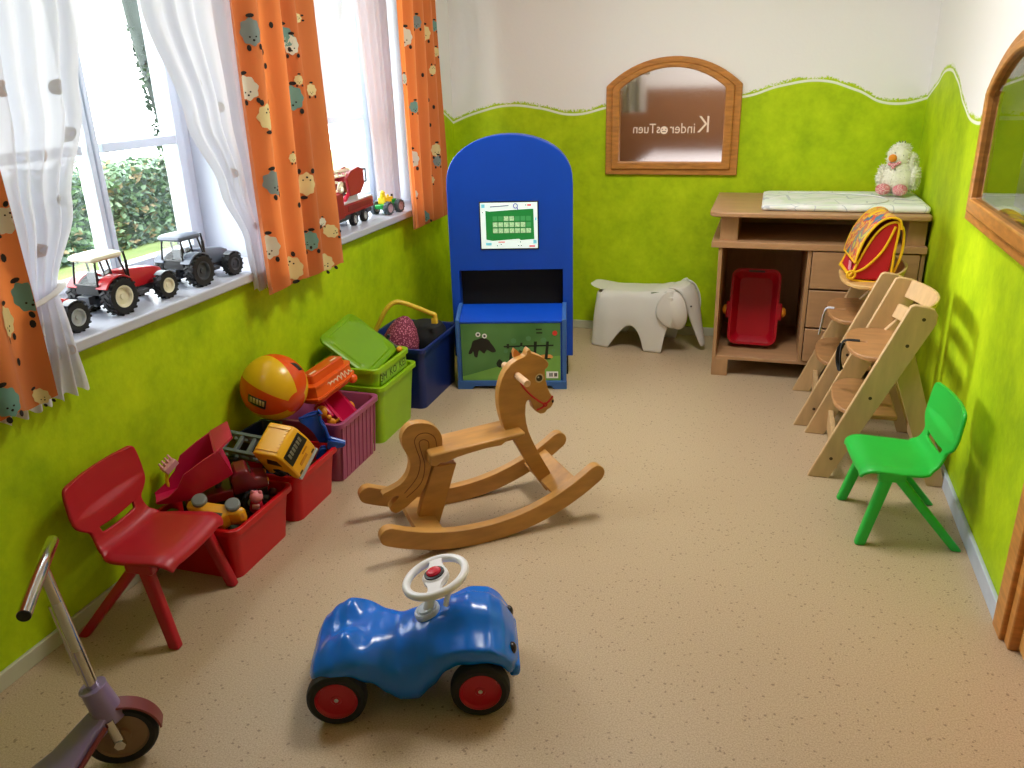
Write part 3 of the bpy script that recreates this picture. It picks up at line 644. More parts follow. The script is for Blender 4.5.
# fire engine with turntable ladder
t = thing('toy_fire_engine', 'dark red toy fire engine with white ladder behind the orange curtain', 'toy fire engine', (-1.965, 3.45, ZS), 93)
fred = plastic('fire red', (150, 20, 36), .3); silver = mat('silver plastic', (196, 198, 200), .35, .4)
bm = BM(); span(bm, (-.20, -.055, .035), (.30, .055, .062)); obj('chassis', bm, dgrey, t)
bm = BM(); span(bm, (-.09, -.062, .058), (.32, .062, .108)); span(bm, (-.20, -.066, .05), (-.02, .066, .165)); obj('body', bm, fred, t, bev=.004)
bm = BM(); rings(bm, [[(-.31, y, z) for y, z in rrect(.13, .12, .01, 3, (0, .10))], [(-.20, y, z) for y, z in rrect(.13, .15, .01, 3, (0, .115))]]); obj('cab', bm, fred, t, bev=.003)
bm = BM(); span(bm, (-.312, -.05, .11), (-.308, .05, .15)); span(bm, (-.29, -.068, .11), (-.22, .068, .15)); obj('windscreen', bm, black, t)
bm = BM(); span(bm, (-.07, -.058, .108), (.325, .058, .114)); obj('deck', bm, silver, t)
bm = BM(); span(bm, (.02, -.0635, .072), (.30, .0635, .100)); obj('side_locker', bm, plastic('darker red', (120, 16, 30), .4), t, bev=.002)
bm = BM(); span(bm, (.319, -.045, .068), (.3215, .045, .10)); obj('rear_shutter', bm, plastic('pale red panel', (206, 96, 104), .4), t)
for x in (-.26, .08, .20):
    for s in (-1, 1):
        bm = BM(); tyre(bm, (x, s * .058, .030), .030, .024, lugs=10); w_ = obj('wheel', bm, rubber, t)
        bm = BM(); rim(bm, (x, s * .058, .030), .018, .027); obj('rim', bm, lg_p, w_)
bm = BM(); add_cyl(bm, (.16, 0, .114), (.16, 0, .135), .05, n=24); obj('turntable', bm, silver, t)
bm = BM(); add_prism(bm, [(.10, .135), (.22, .135), (.27, .175), (.27, .245), (.22, .262), (.13, .252), (.08, .225)], -.045, -.030); add_prism(bm, [(.10, .135), (.22, .135), (.27, .175), (.27, .245), (.22, .262), (.13, .252), (.08, .225)], .030, .045); span(bm, (.12, -.03, .20), (.25, .03, .24)); obj('ladder_cradle', bm, fred, t, bev=.003)
bm = BM()
for s in (-1, 1):
    add_cyl(bm, (.25, s * .026, .248), (-.33, s * .026, .272), .004, n=8); add_cyl(bm, (.25, s * .026, .226), (-.33, s * .026, .25), .004, n=8)
    for k in range(14): add_cyl(bm, (.24 - k * .042, s * .026, .227 + .0017 * k), (.22 - k * .042, s * .026, .249 + .0017 * k), .0028, n=6)
for k in range(19): add_cyl(bm, (.24 - k * .031, -.026, .227 + .0013 * k), (.24 - k * .031, .026, .227 + .0013 * k), .0028, n=6)
obj('ladder', bm, cream_p, t)
bm = BM()
for x, z in ((.27, .18), (.27, .24), (.325, .18), (.325, .24)): add_cyl(bm, (x, -.03, z), (x, .03, z), .004, n=8)
for y in (-.03, .03):
    for a, b_ in (((.27, .18), (.325, .18)), ((.27, .24), (.325, .24)), ((.27, .18), (.27, .24)), ((.325, .18), (.325, .24))): add_cyl(bm, (a[0], y, a[1]), (b_[0], y, b_[1]), .004, n=8)
span(bm, (.27, -.03, .176), (.325, .03, .182)); obj('control_cage', bm, black, t)
bm = BM(); add_cyl(bm, (.06, -.03, .12), (.2, -.035, .20), .010, n=12); add_cyl(bm, (.06, .03, .12), (.2, .035, .20), .010, n=12); obj('lift_ram', bm, plastic('bright red', (200, 36, 60), .3), t)
bm = BM(); add_tube(bm, [(-.0 + .045 * math.cos(a), -.03 + .025 * math.sin(a * .5), .19 + .022 * math.sin(a)) for a in [k * .5 for k in range(40)]], .006, 8); obj('hose', bm, cream_p, t)

# small green tractor with yellow top
t = thing('toy_tractor', 'small green toy tractor with yellow top at the far end of the sill', 'toy tractor', (-1.91, 3.90, ZS), 82)
gp = plastic('toy green', (32, 168, 72), .35); yp = plastic('toy yellow', (238, 216, 34), .35)
bm = BM(); span(bm, (-.075, -.024, .03), (.075, .024, .052)); span(bm, (.0, -.018, .05), (.07, .018, .068)); obj('chassis', bm, gp, t, bev=.004)
bm = BM(); span(bm, (-.045, -.022, .052), (.02, .022, .085)); add_cyl(bm, (-.03, 0, .08), (-.03, 0, .10), .016, n=14); add_ball(bm, (-.03, 0, .106), .014); span(bm, (.015, -.014, .066), (.045, .014, .082)); add_cyl(bm, (.0, -.012, .085), (.0, -.012, .098), .006, n=10); add_cyl(bm, (.0, .012, .085), (.0, .012, .098), .006, n=10); obj('driver_block', bm, yp, t, bev=.003)
bm = BM(); add_cyl(bm, (.055, 0, .066), (.055, 0, .092), .006, n=10); obj('chimney', bm, black, t)
tw = plastic('dark slate tyre', (70, 84, 92), .6)
for x in (-.045, .055):
    for s in (-1, 1):
        bm = BM(); tyre(bm, (x, s * .042, .033), .033, .026, lugs=12); w_ = obj('wheel', bm, tw, t)
        bm = BM(); rim(bm, (x, s * .042, .033), .021, .030); obj('rim', bm, plastic('mauve rim', (188, 168, 180), .45), w_)
# ------------------------------------------------------------------ rocking horse
horse_w = wood('honey beech', (190, 138, 70), .4, (4, 14, 14), .16); horse_e = wood('pale beech edge', (210, 166, 110), .45, (4, 14, 14), .12)
HF = Frame((0, 0, 0), 39.49)
hx, hy = .785, 2.4425
t = thing('rocking_horse', 'wooden rocking horse with painted eye and red bridle in the middle of the floor', 'rocking horse', HF.m @ Vector((hx, hy, 0)), 39.49)
def HT(pts, sc, off, lat=2.425): return [((q := HF.u(x / sc + off[0], y / sc + off[1], 1, lat)).x - hx, q.z) for x, y in pts]
c8, o8, c1, o1 = 5.908, (480, 340), 3.489, (340, 340)
ROCK = .78
def rocker(lat, name='rocker'):
    bm = BM(); a0, a1 = -.445, .615; n = 28; th = .066; out = []
    for i in range(n + 1): a = a0 + (a1 - a0) * i / n; out.append((ROCK * math.sin(a), ROCK - ROCK * math.cos(a)))
    r2 = ROCK - th
    c_ = ((ROCK - th / 2) * math.sin(a1), ROCK - (ROCK - th / 2) * math.cos(a1))
    for i in range(1, 8): b_ = -PI / 2 + a1 + PI * i / 8; out.append((c_[0] + th / 2 * math.cos(b_), c_[1] + th / 2 * math.sin(b_)))
    for i in range(n + 1): a = a1 - (a1 - a0) * i / n; out.append((r2 * math.sin(a), ROCK - r2 * math.cos(a)))
    c_ = ((ROCK - th / 2) * math.sin(a0), ROCK - (ROCK - th / 2) * math.cos(a0))
    for i in range(1, 8): b_ = PI / 2 + a0 + PI * i / 8; out.append((c_[0] + th / 2 * math.cos(b_), c_[1] + th / 2 * math.sin(b_)))
    add_prism(bm, out, lat - .0175, lat + .0175); return obj(name, bm, horse_w, t, bev=.006)
rocker(-.155); rocker(.155)
def plank(x, z, w, tilt, name):
    bm = BM(); add_box(bm, (0, 0, 0), (w, .276, .02), Matrix.Translation((x, 0, z)) @ Matrix.Rotation(tilt, 4, 'Y')); return obj(name, bm, horse_w, t, bev=.003)
plank(-.172, .056, .095, .20, 'cross_plank'); plank(.33, .118, .10, -.43, 'cross_plank')
head = [(145, 525), (124, 460), (112, 400), (109, 340), (114, 290), (130, 230), (152, 185), (185, 145), (222, 117), (255, 103), (272, 92), (280, 66), (293, 52), (301, 66), (306, 78), (335, 86), (368, 100), (392, 118), (405, 136), (404, 155), (394, 168), (384, 175), (384, 200), (390, 240), (400, 280), (416, 318), (434, 340), (439, 358), (433, 378), (418, 400), (398, 412), (390, 424), (374, 434), (356, 436), (334, 424), (316, 404), (311, 380), (303, 362), (290, 354), (278, 362), (271, 385), (269, 440), (275, 490), (288, 540), (310, 592), (350, 670), (405, 762), (432, 806)]
hp = HT(head, c8, o8); leg = HT([(722, 528), (680, 472), (645, 415), (612, 358)], c1, o1)
bm = BM(); add_prism(bm, hp + leg, -.0175, .0175); hd = obj('head_board', bm, horse_w, t, bev=.004)
bm = BM()                                               # second ear standing on the far side
ef_ = HT([(205, 108), (200, 75), (208, 55), (225, 66), (244, 88)], c8, o8, 2.45); add_prism(bm, ef_, .012, .03); obj('ear', bm, plastic('orange leather', (214, 140, 70), .6), hd)
q = HF.u(215 / c8 + 480, 212 / c8 + 340, 1, 2.425); ex, ez = q.x - hx, q.z
bm = BM(); add_cyl(bm, (ex + .004, -.105, ez), (ex + .004, .105, ez), .0125, n=20); obj('handle', bm, wood('pale dowel', (226, 186, 146), .4, (20, 2, 20)), t, bev=.002)
e1 = HT([(350, 225)], c8, o8)[0]
bm = BM(); add_cyl(bm, (e1[0], -.0172, e1[1]), (e1[0], -.0185, e1[1]), .0165, n=24); ey = obj('eye', bm, plastic('eye white', (214, 190, 150), .4), hd)
bm = BM(); add_cyl(bm, (e1[0], -.018, e1[1]), (e1[0], -.0192, e1[1]), .0115, n=20); obj('iris', bm, black, ey)
bm = BM(); add_cyl(bm, (e1[0] - .004, -.019, e1[1] + .004), (e1[0] - .004, -.0197, e1[1] + .004), .003, n=12); obj('highlight', bm, white_lacq, ey)
bm = BM(); redp = plastic('bridle red', (190, 26, 34), .5)
for pts in ([(240, 252), (262, 285), (300, 325), (340, 355), (380, 380)], [(380, 380), (405, 362), (430, 330)], [(380, 382), (368, 398), (335, 413)]): add_tube(bm, [(x, -.0185, z) for x, z in smooth2(HT(pts, c8, o8), 4, False)], .0034, 8)
kx, kz = HT([(384, 381)], c8, o8)[0]; add_lathe(bm, [(.004, -.0205), (.009, -.0205), (.009, -.017), (.004, -.017)], 16, Matrix.Translation((kx, 0, kz)), axis='Y'); obj('bridle', bm, redp, hd)
nx, nz = HT([(430, 362)], c8, o8)[0]; bm = BM(); add_ball(bm, (nx, -.0178, nz), (.004, .001, .006)); obj('nostril', bm, black, hd)
# seat with scalloped lower edge
pr = [(-.140, .318), (.205, .336), (.205, .322), (.17, .314), (.13, .312), (.115, .302), (.06, .303), (.0, .297), (-.05, .290), (-.085, .278), (-.105, .282), (-.12, .272), (-.145, .278)]
bm = BM(); add_prism(bm, pr, -.072, .072); obj('seat', bm, horse_w, t, bev=.006)
tail = [(352, 392), (358, 350), (345, 315), (315, 294), (275, 290), (240, 300), (220, 325), (215, 355), (225, 385), (240, 410), (245, 440), (235, 475), (210, 505), (175, 525), (150, 540), (155, 550), (185, 548), (206, 545), (185, 572), (175, 592), (195, 605), (222, 590), (252, 565), (288, 528), (308, 480), (318, 440), (322, 410)]
tp = smooth2(HT(tail, c1, o1), 3); bm = BM(); add_prism(bm, tp, -.0175, .0175); tl = obj('tail', bm, horse_w, t, bev=.004)
bm = BM(); dark_g = mat('dark groove', (110, 60, 24), .6)
for pts in ([(338, 372), (330, 340), (305, 325), (275, 330), (260, 352), (268, 385), (280, 425), (268, 480), (225, 535)], [(310, 378), (308, 355), (290, 348), (276, 360), (286, 400), (296, 440), (282, 500), (232, 550)]):
    add_tube(bm, [(x, -.0172, z) for x, z in smooth2(HT(pts, c1, o1), 4, False)], .0016, 6)
obj('groove', bm, dark_g, tl)
rl = HT([(326, 442), (408, 430), (396, 470), (372, 560), (346, 648), (270, 640), (288, 560), (308, 500)], c1, o1)
bm = BM(); add_prism(bm, rl, -.0175, .0175); obj('rear_leg', bm, horse_w, t, bev=.004)

# ------------------------------------------------------------------ ride-on car
car = thing('ride_on_car', 'blue plastic ride-on car with white steering wheel and red wheel hubs', 'ride-on toy', (-.799, 1.562, 0), 20.35)
blue_p = mat('glossy blue plastic', (0, 112, 222), .22, vary=.04, scale=4, spec=.6)
def tab(x, T):
    for a, b_ in zip(T, T[1:]):
        if x <= b_[0]:
            k = (x - a[0]) / (b_[0] - a[0]); k = max(0, k); k = k * k * (3 - 2 * k); return a[1] + (b_[1] - a[1]) * k
    return T[-1][1]
Wt = [(-.262, .085), (-.24, .12), (-.19, .135), (-.13, .128), (-.06, .105), (-.01, .098), (.05, .104), (.11, .118), (.17, .132), (.23, .132), (.265, .120), (.287, .08)]
Zt = [(-.262, .125), (-.24, .158), (-.20, .190), (-.16, .206), (-.12, .206), (-.07, .194), (-.03, .190), (.02, .206), (.07, .226), (.12, .244), (.165, .254), (.21, .246), (.245, .220), (.27, .18), (.287, .15)]
Zb = [(-.262, .10), (-.235, .108), (-.15, .112), (-.10, .080), (-.06, .036), (-.02, .012), (.02, .012), (.06, .046), (.10, .100), (.14, .122), (.20, .130), (.235, .122), (.26, .085), (.287, .09)]
bm = BM(); nx_, nt_ = 56, 40; rs = []
for i in range(nx_ + 1):
    x = -.262 + .549 * i / nx_; w, z1, z0 = tab(x, Wt), tab(x, Zt), tab(x, Zb); r_ = []; xs = x * (.95 if x < 0 else .97)
    for k in range(nt_):
        a = 2 * PI * k / nt_; ca, sa = math.cos(a), math.sin(a); e = .62
        y = w * math.copysign(abs(ca) ** e, ca); zz = (z0 + z1) / 2 + (z1 - z0) / 2 * math.copysign(abs(sa) ** .74, sa)
        up = max(0, sa)
        flare = math.exp(-((x - .19) / .085) ** 2) + math.exp(-((x + .18) / .07) ** 2)                 # wings over the wheels
        if sa < .35: y *= 1 + .10 * flare * max(0, .35 - sa)
        if sa < .5: y *= 1 + .30 * math.exp(-((x - .0) / .075) ** 2) * min(1, (.5 - sa) / .8) ** .8
        hip = math.exp(-((x + .165) / .06) ** 2)                                                      # rear humps with valley between
        zz += up * (hip * (.020 * math.exp(-((abs(y) - .072) / .032) ** 2) - .026 * math.exp(-(y / .030) ** 2)))
        zz -= up * .020 * math.exp(-((x + .118) / .020) ** 2) * math.exp(-((abs(y) - .07) / .03) ** 2)
        zz -= up * .004 * math.exp(-((x + .195) / .022) ** 2) * (1 if abs(y) < .095 else .3)          # grip grooves behind the seat
        if x > .05: zz -= up * (.030 * (abs(y) / w) ** 2.2 + .026 * (lambda q: q * q * (3 - 2 * q))(min(1, max(0, (abs(y) - .042) / .030)))) * min(1, (x - .05) / .06) * (1 - .5 * min(1, max(0, (x - .2) / .06)))   # narrow bonnet, shoulders lower
        zz -= up * .02 * (abs(y) / w) ** 2 * math.exp(-((x - .02) / .07) ** 2)
        r_.append((xs, y, zz))
    rs.append(r_)
rings(bm, rs); body = obj('body', bm, blue_p, car, sub=1, ang=80)
wr = plastic('wheel red', (186, 6, 34), .35)
for x in (-.176, .178):
    for s in (-1, 1):
        bm = BM(); add_lathe(bm, [(.050, -.020), (.064, -.024), (.072, -.018), (.0745, -.008), (.0745, .008), (.072, .018), (.064, .024), (.050, .020)], 40, Matrix.Translation((x, s * .122, .0745)), axis='Y'); w_ = obj('wheel', bm, rubber, car)
        bm = BM(); add_lathe(bm, [(.001, -.017), (.012, -.017), (.014, -.015), (.046, -.013), (.0515, -.022), (.0535, -.020), (.0535, .020), (.0515, .022), (.046, .013), (.001, .014)], 36, Matrix.Translation((x, s * .122, .0745)), axis='Y'); hb = obj('hub', bm, wr, w_)
        bm = BM(); add_ball(bm, (x, s * .1395, .0745), (.0055, .003, .0055)); obj('axle_cap', bm, silver, w_)
    bm = BM(); add_cyl(bm, (x, -.125, .0745), (x, .125, .0745), .008, n=12); span(bm, (x - .03, -.09, .07), (x + .03, .09, .13)); obj('axle_block', bm, black, car)
bm = BM(); add_box(bm, (.266, 0, .098), (.03, .20, .04)); obj('bumper', bm, blue_p, car, bev=.012, seg=3)
for s in (-1, 1):
    bm = BM(); add_ball(bm, (.262, s * .075, .150), (.012, .016, .016), n=18); obj('headlight', bm, plastic('dark lens', (30, 26, 34), .25), car)
# steering: collar on the body, column, wheel
SM = Matrix.Translation((.079, 0, .318)) @ Matrix.Rotation(math.radians(-15), 4, 'Y')
bm = BM(); CM = Matrix.Translation((.050, 0, .222)) @ Matrix.Rotation(math.radians(-20), 4, 'Y')
add_lathe(bm, [(.001, -.02), (.034, -.02), (.034, .004), (.031, .008), (.026, .006), (.025, .003), (.021, .004), (.020, .010), (.001, .011)], 32, CM); obj('steering_collar', bm, plastic('collar white', (206, 214, 224), .3), car)
bm = BM(); add_cyl(bm, (.052, 0, .225), (.077, 0, .312), .013, n=20); add_cyl(bm, (.10, -.02, .25), (.112, -.02, .305), .007, n=12); stw = obj('steering_column', bm, white_lacq, car)
white_p = mat('white plastic', (236, 236, 238), .3, vary=.02)
bm = BM(); add_tube(bm, [SM @ Vector((.078 * math.cos(a), .078 * math.sin(a), .004)) for a in [2 * PI * k / 48 for k in range(48)]], .0105, 14, True)
for a in (PI * .5, -PI * .5):
    d = Vector((math.cos(a), math.sin(a), 0)); p = Vector((-d.y, d.x, 0))
    rs = []
    for q, w in ((.024, .026), (.042, .018), (.06, .016), (.076, .022)): rs.append([SM @ (d * q + p * (w * c_) + Vector((0, 0, .005 + .006 * s_))) for c_, s_ in ((-1, -1), (1, -1), (1, 1), (-1, 1))])
    rings(bm, rs)
add_lathe(bm, [(.001, -.014), (.026, -.014), (.034, -.004), (.034, .010), (.030, .014), (.001, .014)], 32, SM); sw = obj('steering_wheel', bm, white_p, car)
bm = BM(); add_lathe(bm, [(.001, .013), (.026, .013), (.026, .018), (.020, .019), (.001, .019)], 28, SM); obj('horn_ring', bm, black, sw)
bm = BM(); add_lathe(bm, [(.001, .018), (.019, .018), (.019, .022), (.015, .026), (.001, .028)], 28, SM); obj('horn_button', bm, plastic('horn red', (206, 34, 58), .25), sw)

# ------------------------------------------------------------------ plastic children's chairs
def child_chair(label, m, loc, yaw, nm=''):
    """front towards +x; feet 0.295 deep, 0.32 wide"""
    t = thing('child_chair', label, 'chair', loc, yaw)
    # side profile of the shell from seat front to back top: (x, z, half width)
    prof = [(.160, .245, .130), (.156, .258, .140), (.128, .268, .146), (.06, .263, .147), (-.01, .259, .143), (-.046, .261, .132), (-.070, .273, .120), (-.084, .296, .113), (-.092, .322, .114), (-.095, .340, .136), (-.098, .360, .154), (-.102, .39, .160), (-.106, .425, .159), (-.110, .455, .156), (-.112, .472, .150), (-.113, .480, .138)]
    pts = smooth_path(prof, 4); n = len(pts) - 1; nu = 28
    def fn(u, v):
        p = pts[min(n, round(v * n))]; y = (u * 2 - 1); w = p.z
        dip = .010 * (1 - y * y) if p.x > -.1 else 0
        bx = -.016 * (1 - y * y) if p.x <= -.1 else 0
        edge = -.012 * max(0, abs(y) - .8) / .2 if p.x > -.05 else 0
        return (p.x + bx, w * y, p.y - dip + edge)
    sl0, sl1 = 30, 33
    bm = BM(); add_grid(bm, fn, nu, n, skip=lambda u, v: sl0 <= int(v * n) < sl1 and (.17 < u < .83))
    obj('seat_shell', bm, m, t, solid=.012, sub=1, off=-1, ang=60)
    for s in (-1, 1):
        y0, y1 = s * .138, s * .160; bm = BM()
        for xa, za, xb in ((.085, .252, .150), (.062, .252, -.150)):
            rs = []
            for k in range(9):
                q = k / 8; x = xa + (xb - xa) * q; z = za * (1 - q); w = .020 - .003 * q; yy = y0 + (y1 - y0) * q - s * .006
                rs.append([(x + a, yy + b_, z) for a, b_ in rrect(w * 2, .030, .009, 3)])
            rings(bm, rs)
        add_box(bm, (.074, s * .134, .246), (.085, .03, .034)); obj('leg_pair', bm, m, t, bev=.006, seg=3)
    return t
cred = mat('red chair plastic', (178, 16, 36), .38, vary=.04, spec=.5); cgrn = mat('green chair plastic', (34, 188, 66), .38, vary=.04, spec=.5)
child_chair('red plastic child chair standing against the wall under the window', cred, (-1.674, 1.650, 0), 5)
child_chair('bright green plastic child chair standing by the right-hand wall', cgrn, (.510, 2.742, 0), 187)

# ------------------------------------------------------------------ wooden high chairs
birch = wood('birch plywood', (202, 168, 122), .42, (14, 14, 3), .1); seatw = wood('oiled seat board', (168, 122, 78), .42, (5, 16, 5), .14); dowel = mat('bolt hole', (70, 50, 30), .6)
def high_chair(x0, y0, y1, seat_z, foot_z, label):
    yc = (y0 + y1) / 2; t = thing('high_chair', label, 'high chair', (x0, yc, 0)); hw = (y1 - y0) / 2; th = .022
    side = [(-.022, 0), (.056, 0), (.346, .645), (.346, .672), (.333, .692), (.312, .700), (.268, .706), (.254, .700)]
    rear = [(.224, .48), (.285, .55), (.470, 0), (.405, 0)]
    for s in (-1, 1):
        a = s * hw; b_ = s * (hw - th)
        bm = BM(); add_prism(bm, side, min(a, b_), max(a, b_)); up = obj('side_plank', bm, birch, t, bev=.004)
        for x, z in ((.302, .655), (.262, .555), (.165, .345), (.057, .085)):
            bm = BM(); add_cyl(bm, (x, a - s * .004, z), (x, a + s * .0008, z), .0065, n=14); obj('bolt', bm, dowel, up)
        a = s * (hw - th - .001); b_ = s * (hw - th - .024)
        bm = BM(); add_prism(bm, rear, min(a, b_), max(a, b_)); obj('rear_leg', bm, birch, t, bev=.004)
    bm = BM(); add_box(bm, (.075, 0, .075), (.020, hw * 2 - th * 2, .085), Matrix.Rotation(0, 4, 'Y')); obj('cross_rail', bm, birch, t, bev=.003)
    bm = BM(); add_box(bm, (.385, 0, .10), (.02, hw * 2 - th * 4 - .004, .07)); obj('cross_rail', bm, birch, t, bev=.003)
    def board(name, z, xf_, xb, slot):
        w = hw - th - .001; out = [(xb, -w), (xb, w)]
        xm = xf_ + .115
        for i in range(15): a = PI / 2 + PI * i / 14; out.append((xm + .115 * math.copysign(abs(math.cos(a)) ** .8, math.cos(a)) , w * math.copysign(abs(math.sin(a)) ** .75, math.sin(a))))
        bm = BM()
        holes = [[(xf_ + .022, -.006), (xf_ + .075, -.006), (xf_ + .075, .006), (xf_ + .022, .006)]] if slot else []
        add_prism(bm, out, z - .009, z + .009, 'XY', holes=holes); return obj(name, bm, seatw, t, bev=.004)
    board('seat', seat_z, .08, .285, True)
    board('footboard', foot_z, .05, .27, False)
    for z0, z1, xe, bow in ((.628, .698, .298, .055), (.545, .600, .262, .050)):     # bowed back rests
        bm = BM(); w = hw - th; rs = []
        for i in range(17):
            q = -1 + i / 8; x = xe + bow * (1 - q * q); rs.append([(x - .006, q * w, z0), (x + .006, q * w, z0 - .002), (x + .006 + .02, q * w, z1), (x - .006 + .02, q * w, z1)])
        rings(bm, rs); obj('backrest', bm, birch, t, bev=.003)
    return t
hc1 = high_chair(.250, 3.034, 3.476, .485, .262, 'pale wooden high chair nearest the green chair with black harness strap')
hc2 = high_chair(.205, 3.530, 3.985, .475, .280, 'pale wooden high chair beside the desk carrying a red satchel')
def strap(parent, pts, m, name='harness_strap', w=.011):
    bm = BM(); add_tube(bm, smooth_path(pts, 5), w, 8, flat=.35); return obj(name, bm, m, parent)
blk_s = mat('black webbing', (20, 20, 22), .8); wht_s = mat('white webbing', (214, 216, 226), .8)
strap(hc1, [(.13, 0, .496), (.085, .004, .495), (.068, .006, .48), (.066, .01, .43), (.072, .03, .385), (.076, .035, .36), (.066, .05, .39), (.062, .03, .44), (.07, .012, .477)], blk_s)
strap(hc1, [(.22, -.03, .474), (.20, -.02, .42), (.19, -.05, .35), (.17, -.07, .30)], mat('grey webbing', (120, 124, 130), .7)); strap(hc1, [(.28, -.07, .474), (.24, -.08, .40), (.20, -.08, .32), (.16, -.09, .285), (.14, -.06, .28)], blk_s)
strap(hc2, [(.11, 0, .4855), (.082, .004, .484), (.072, .012, .46), (.068, .03, .41), (.064, .035, .37), (.062, .036, .35)], wht_s, w=.013)
# tray of the second chair
bm = BM(); out = [(.30, -.215), (.30, .215)] + [(.215 + .10 * math.cos(PI / 2 + PI * i / 14) , .215 * math.copysign(abs(math.sin(PI / 2 + PI * i / 14)) ** .7, math.sin(PI / 2 + PI * i / 14))) for i in range(15)]
add_prism(bm, out, .626, .642, 'XY'); obj('tray', bm, wood('honey tray board', (206, 164, 104), .4, (5, 16, 5), .12), hc2, bev=.004)

# red satchel
sat = thing('school_satchel', 'red school satchel with yellow piping and colourful flap on the high chair tray', 'school bag', (.436, 3.755, .6490), 5)
sred = mat('satchel red cloth', (196, 16, 40), .7, vary=.06, bump=.1, bscale=300); syel = plastic('yellow piping', (244, 190, 28), .45)
side = [(-.090, 0), (.048, 0), (.064, .12), (.070, .215), (.060, .243), (.02, .232), (-.02, .19), (-.058, .11), (-.086, .035)]
bm = BM(); add_prism(bm, side, -.125, .125); obj('bag_body', bm, sred, sat, bev=.008, seg=3)
for s in (-1, 1):
    bm = BM(); add_tube(bm, smooth_path([(x, s * .125, z) for x, z in side], 3, True), .0052, 8, True); obj('piping', bm, syel, sat)
    bm = BM(); add_tube(bm, smooth_path([(-.088, s * .127, .03), (-.04, s * .128, .055), (.02, s * .128, .13), (.055, s * .128, .225)], 5), .0052, 8); obj('piping', bm, syel, sat)
bm = BM(); add_tube(bm, smooth_path([(.07, -.11, .235), (.092, -.112, .20), (.094, -.114, .11), (.070, -.114, .02)], 6), .006, 8); obj('shoulder_strap', bm, syel, sat)
def flap_mat():
    m = bpy.data.materials.new('printed flap'); m.use_nodes = True; nt = m.node_tree; N = nt.nodes; L = nt.links; b = N['Principled BSDF']; b.inputs['Roughness'].default_value = .5
    tc = N.new('ShaderNodeTexCoord'); n = N.new('ShaderNodeTexNoise'); n.inputs['Scale'].default_value = 11; n.inputs['Detail'].default_value = 4; n.inputs['Distortion'].default_value = .4; L.new(tc.outputs['Object'], n.inputs['Vector'])
    r = N.new('ShaderNodeValToRGB'); r.color_ramp.interpolation = 'CONSTANT'; e = r.color_ramp.elements; e[0].position = 0; e[0].color = (*s2l((36, 130, 70)), 1); e[1].position = .36; e[1].color = (*s2l((60, 110, 150)), 1)
    for p, c in ((.42, (206, 74, 60)), (.48, (220, 176, 60)), (.53, (196, 96, 80)), (.58, (120, 130, 130)), (.63, (200, 190, 60)), (.68, (210, 60, 60))): e.new(p).color = (*s2l(c), 1)
    L.new(n.outputs[0], r.inputs[0]); L.new(r.outputs[0], b.inputs['Base Color']); return m
fpath = smooth_path([(.078, 0, .215), (.068, 0, .25), (.035, 0, .262), (-.01, 0, .243), (-.055, 0, .18), (-.078, 0, .11), (-.084, 0, .075)], 5)
def flapfn(u, v): p = fpath[min(len(fpath) - 1, round(v * (len(fpath) - 1)))]; return (p.x, -.132 + .264 * u, p.z)
bm = BM(); add_grid(bm, flapfn, 12, len(fpath) - 1); fl_ = obj('flap', bm, flap_mat(), sat, solid=.006, ang=70)
bm = BM()
for s in (-1, 1): add_tube(bm, [(p.x, s * .133, p.z) for p in fpath], .005, 8)
add_tube(bm, [(fpath[-1].x - .001, y, fpath[-1].z) for y in (-.133, 0, .133)], .005, 8); obj('flap_piping', bm, syel, fl_)
bm = BM(); add_grid(bm, lambda u, v: (lambda p: (p.x - .0032, .02 + .045 * u, p.z + .0032))(fpath[min(len(fpath) - 1, 8 + round(v * 8))]), 2, 8); obj('yellow_stripe', bm, syel, fl_, solid=.001)
bm = BM(); add_box(bm, (-.090, -.055, .045), (.003, .05, .038), Matrix.Rotation(0, 4, 'Y')); obj('name_tag', bm, plastic('pink tag', (232, 150, 160), .5), sat)
bm = BM(); add_cyl(bm, (-.094, -.12, .010), (-.094, .12, .010), .007, n=10); add_tube(bm, [(-.096 + .016 * math.cos(a), -.138, .024 + .016 * math.sin(a)) for a in [2 * PI * k / 16 for k in range(16)]], .005, 8, True); obj('carry_loop', bm, syel, sat)

# ------------------------------------------------------------------ scooter
sc_ = thing('kick_scooter', 'lilac kick scooter with chrome handlebar in the near left corner', 'scooter', (-1.362, 1.122, 0), 0)
chrome = mat('chrome tube', (206, 204, 198), .16, 1); lilac = mat('lilac paint', (150, 130, 176), .3, .2, vary=.05); mauve = plastic('mauve mudguard', (120, 48, 50), .4)
FR = Matrix.Rotation(math.radians(36), 4, 'Z')
lean = Matrix.Rotation(math.radians(-6.5), 4, 'Y')
P_ = lambda x, y, z: FR @ Vector((x, y, z))
bm = BM(); add_lathe(bm, [(.060, -.012), (.072, -.014), (.079, -.008), (.081, 0), (.079, .008), (.072, .014), (.060, .012)], 40, FR @ Matrix.Translation((.018, 0, .081)), axis='Y'); w_ = obj('front_wheel', bm, rubber, sc_)
bm = BM(); add_lathe(bm, [(.001, -.012), (.02, -.012), (.022, -.004), (.056, -.004), (.0615, -.011), (.0615, .011), (.056, .004), (.022, .004), (.02, .012), (.001, .012)], 36, FR @ Matrix.Translation((.018, 0, .081)), axis='Y'); obj('wheel_disc', bm, plastic('sandy wheel disc', (150, 116, 88), .5), w_)
bm = BM(); add_cyl(bm, P_(.018, -.034, .081), P_(.018, .034, .081), .007, n=14); add_cyl(bm, P_(.018, -.040, .081), P_(.018, -.030, .081), .013, n=6); add_cyl(bm, P_(.018, .030, .081), P_(.018, .040, .081), .013, n=6); obj('axle', bm, chrome, w_)
bm = BM()
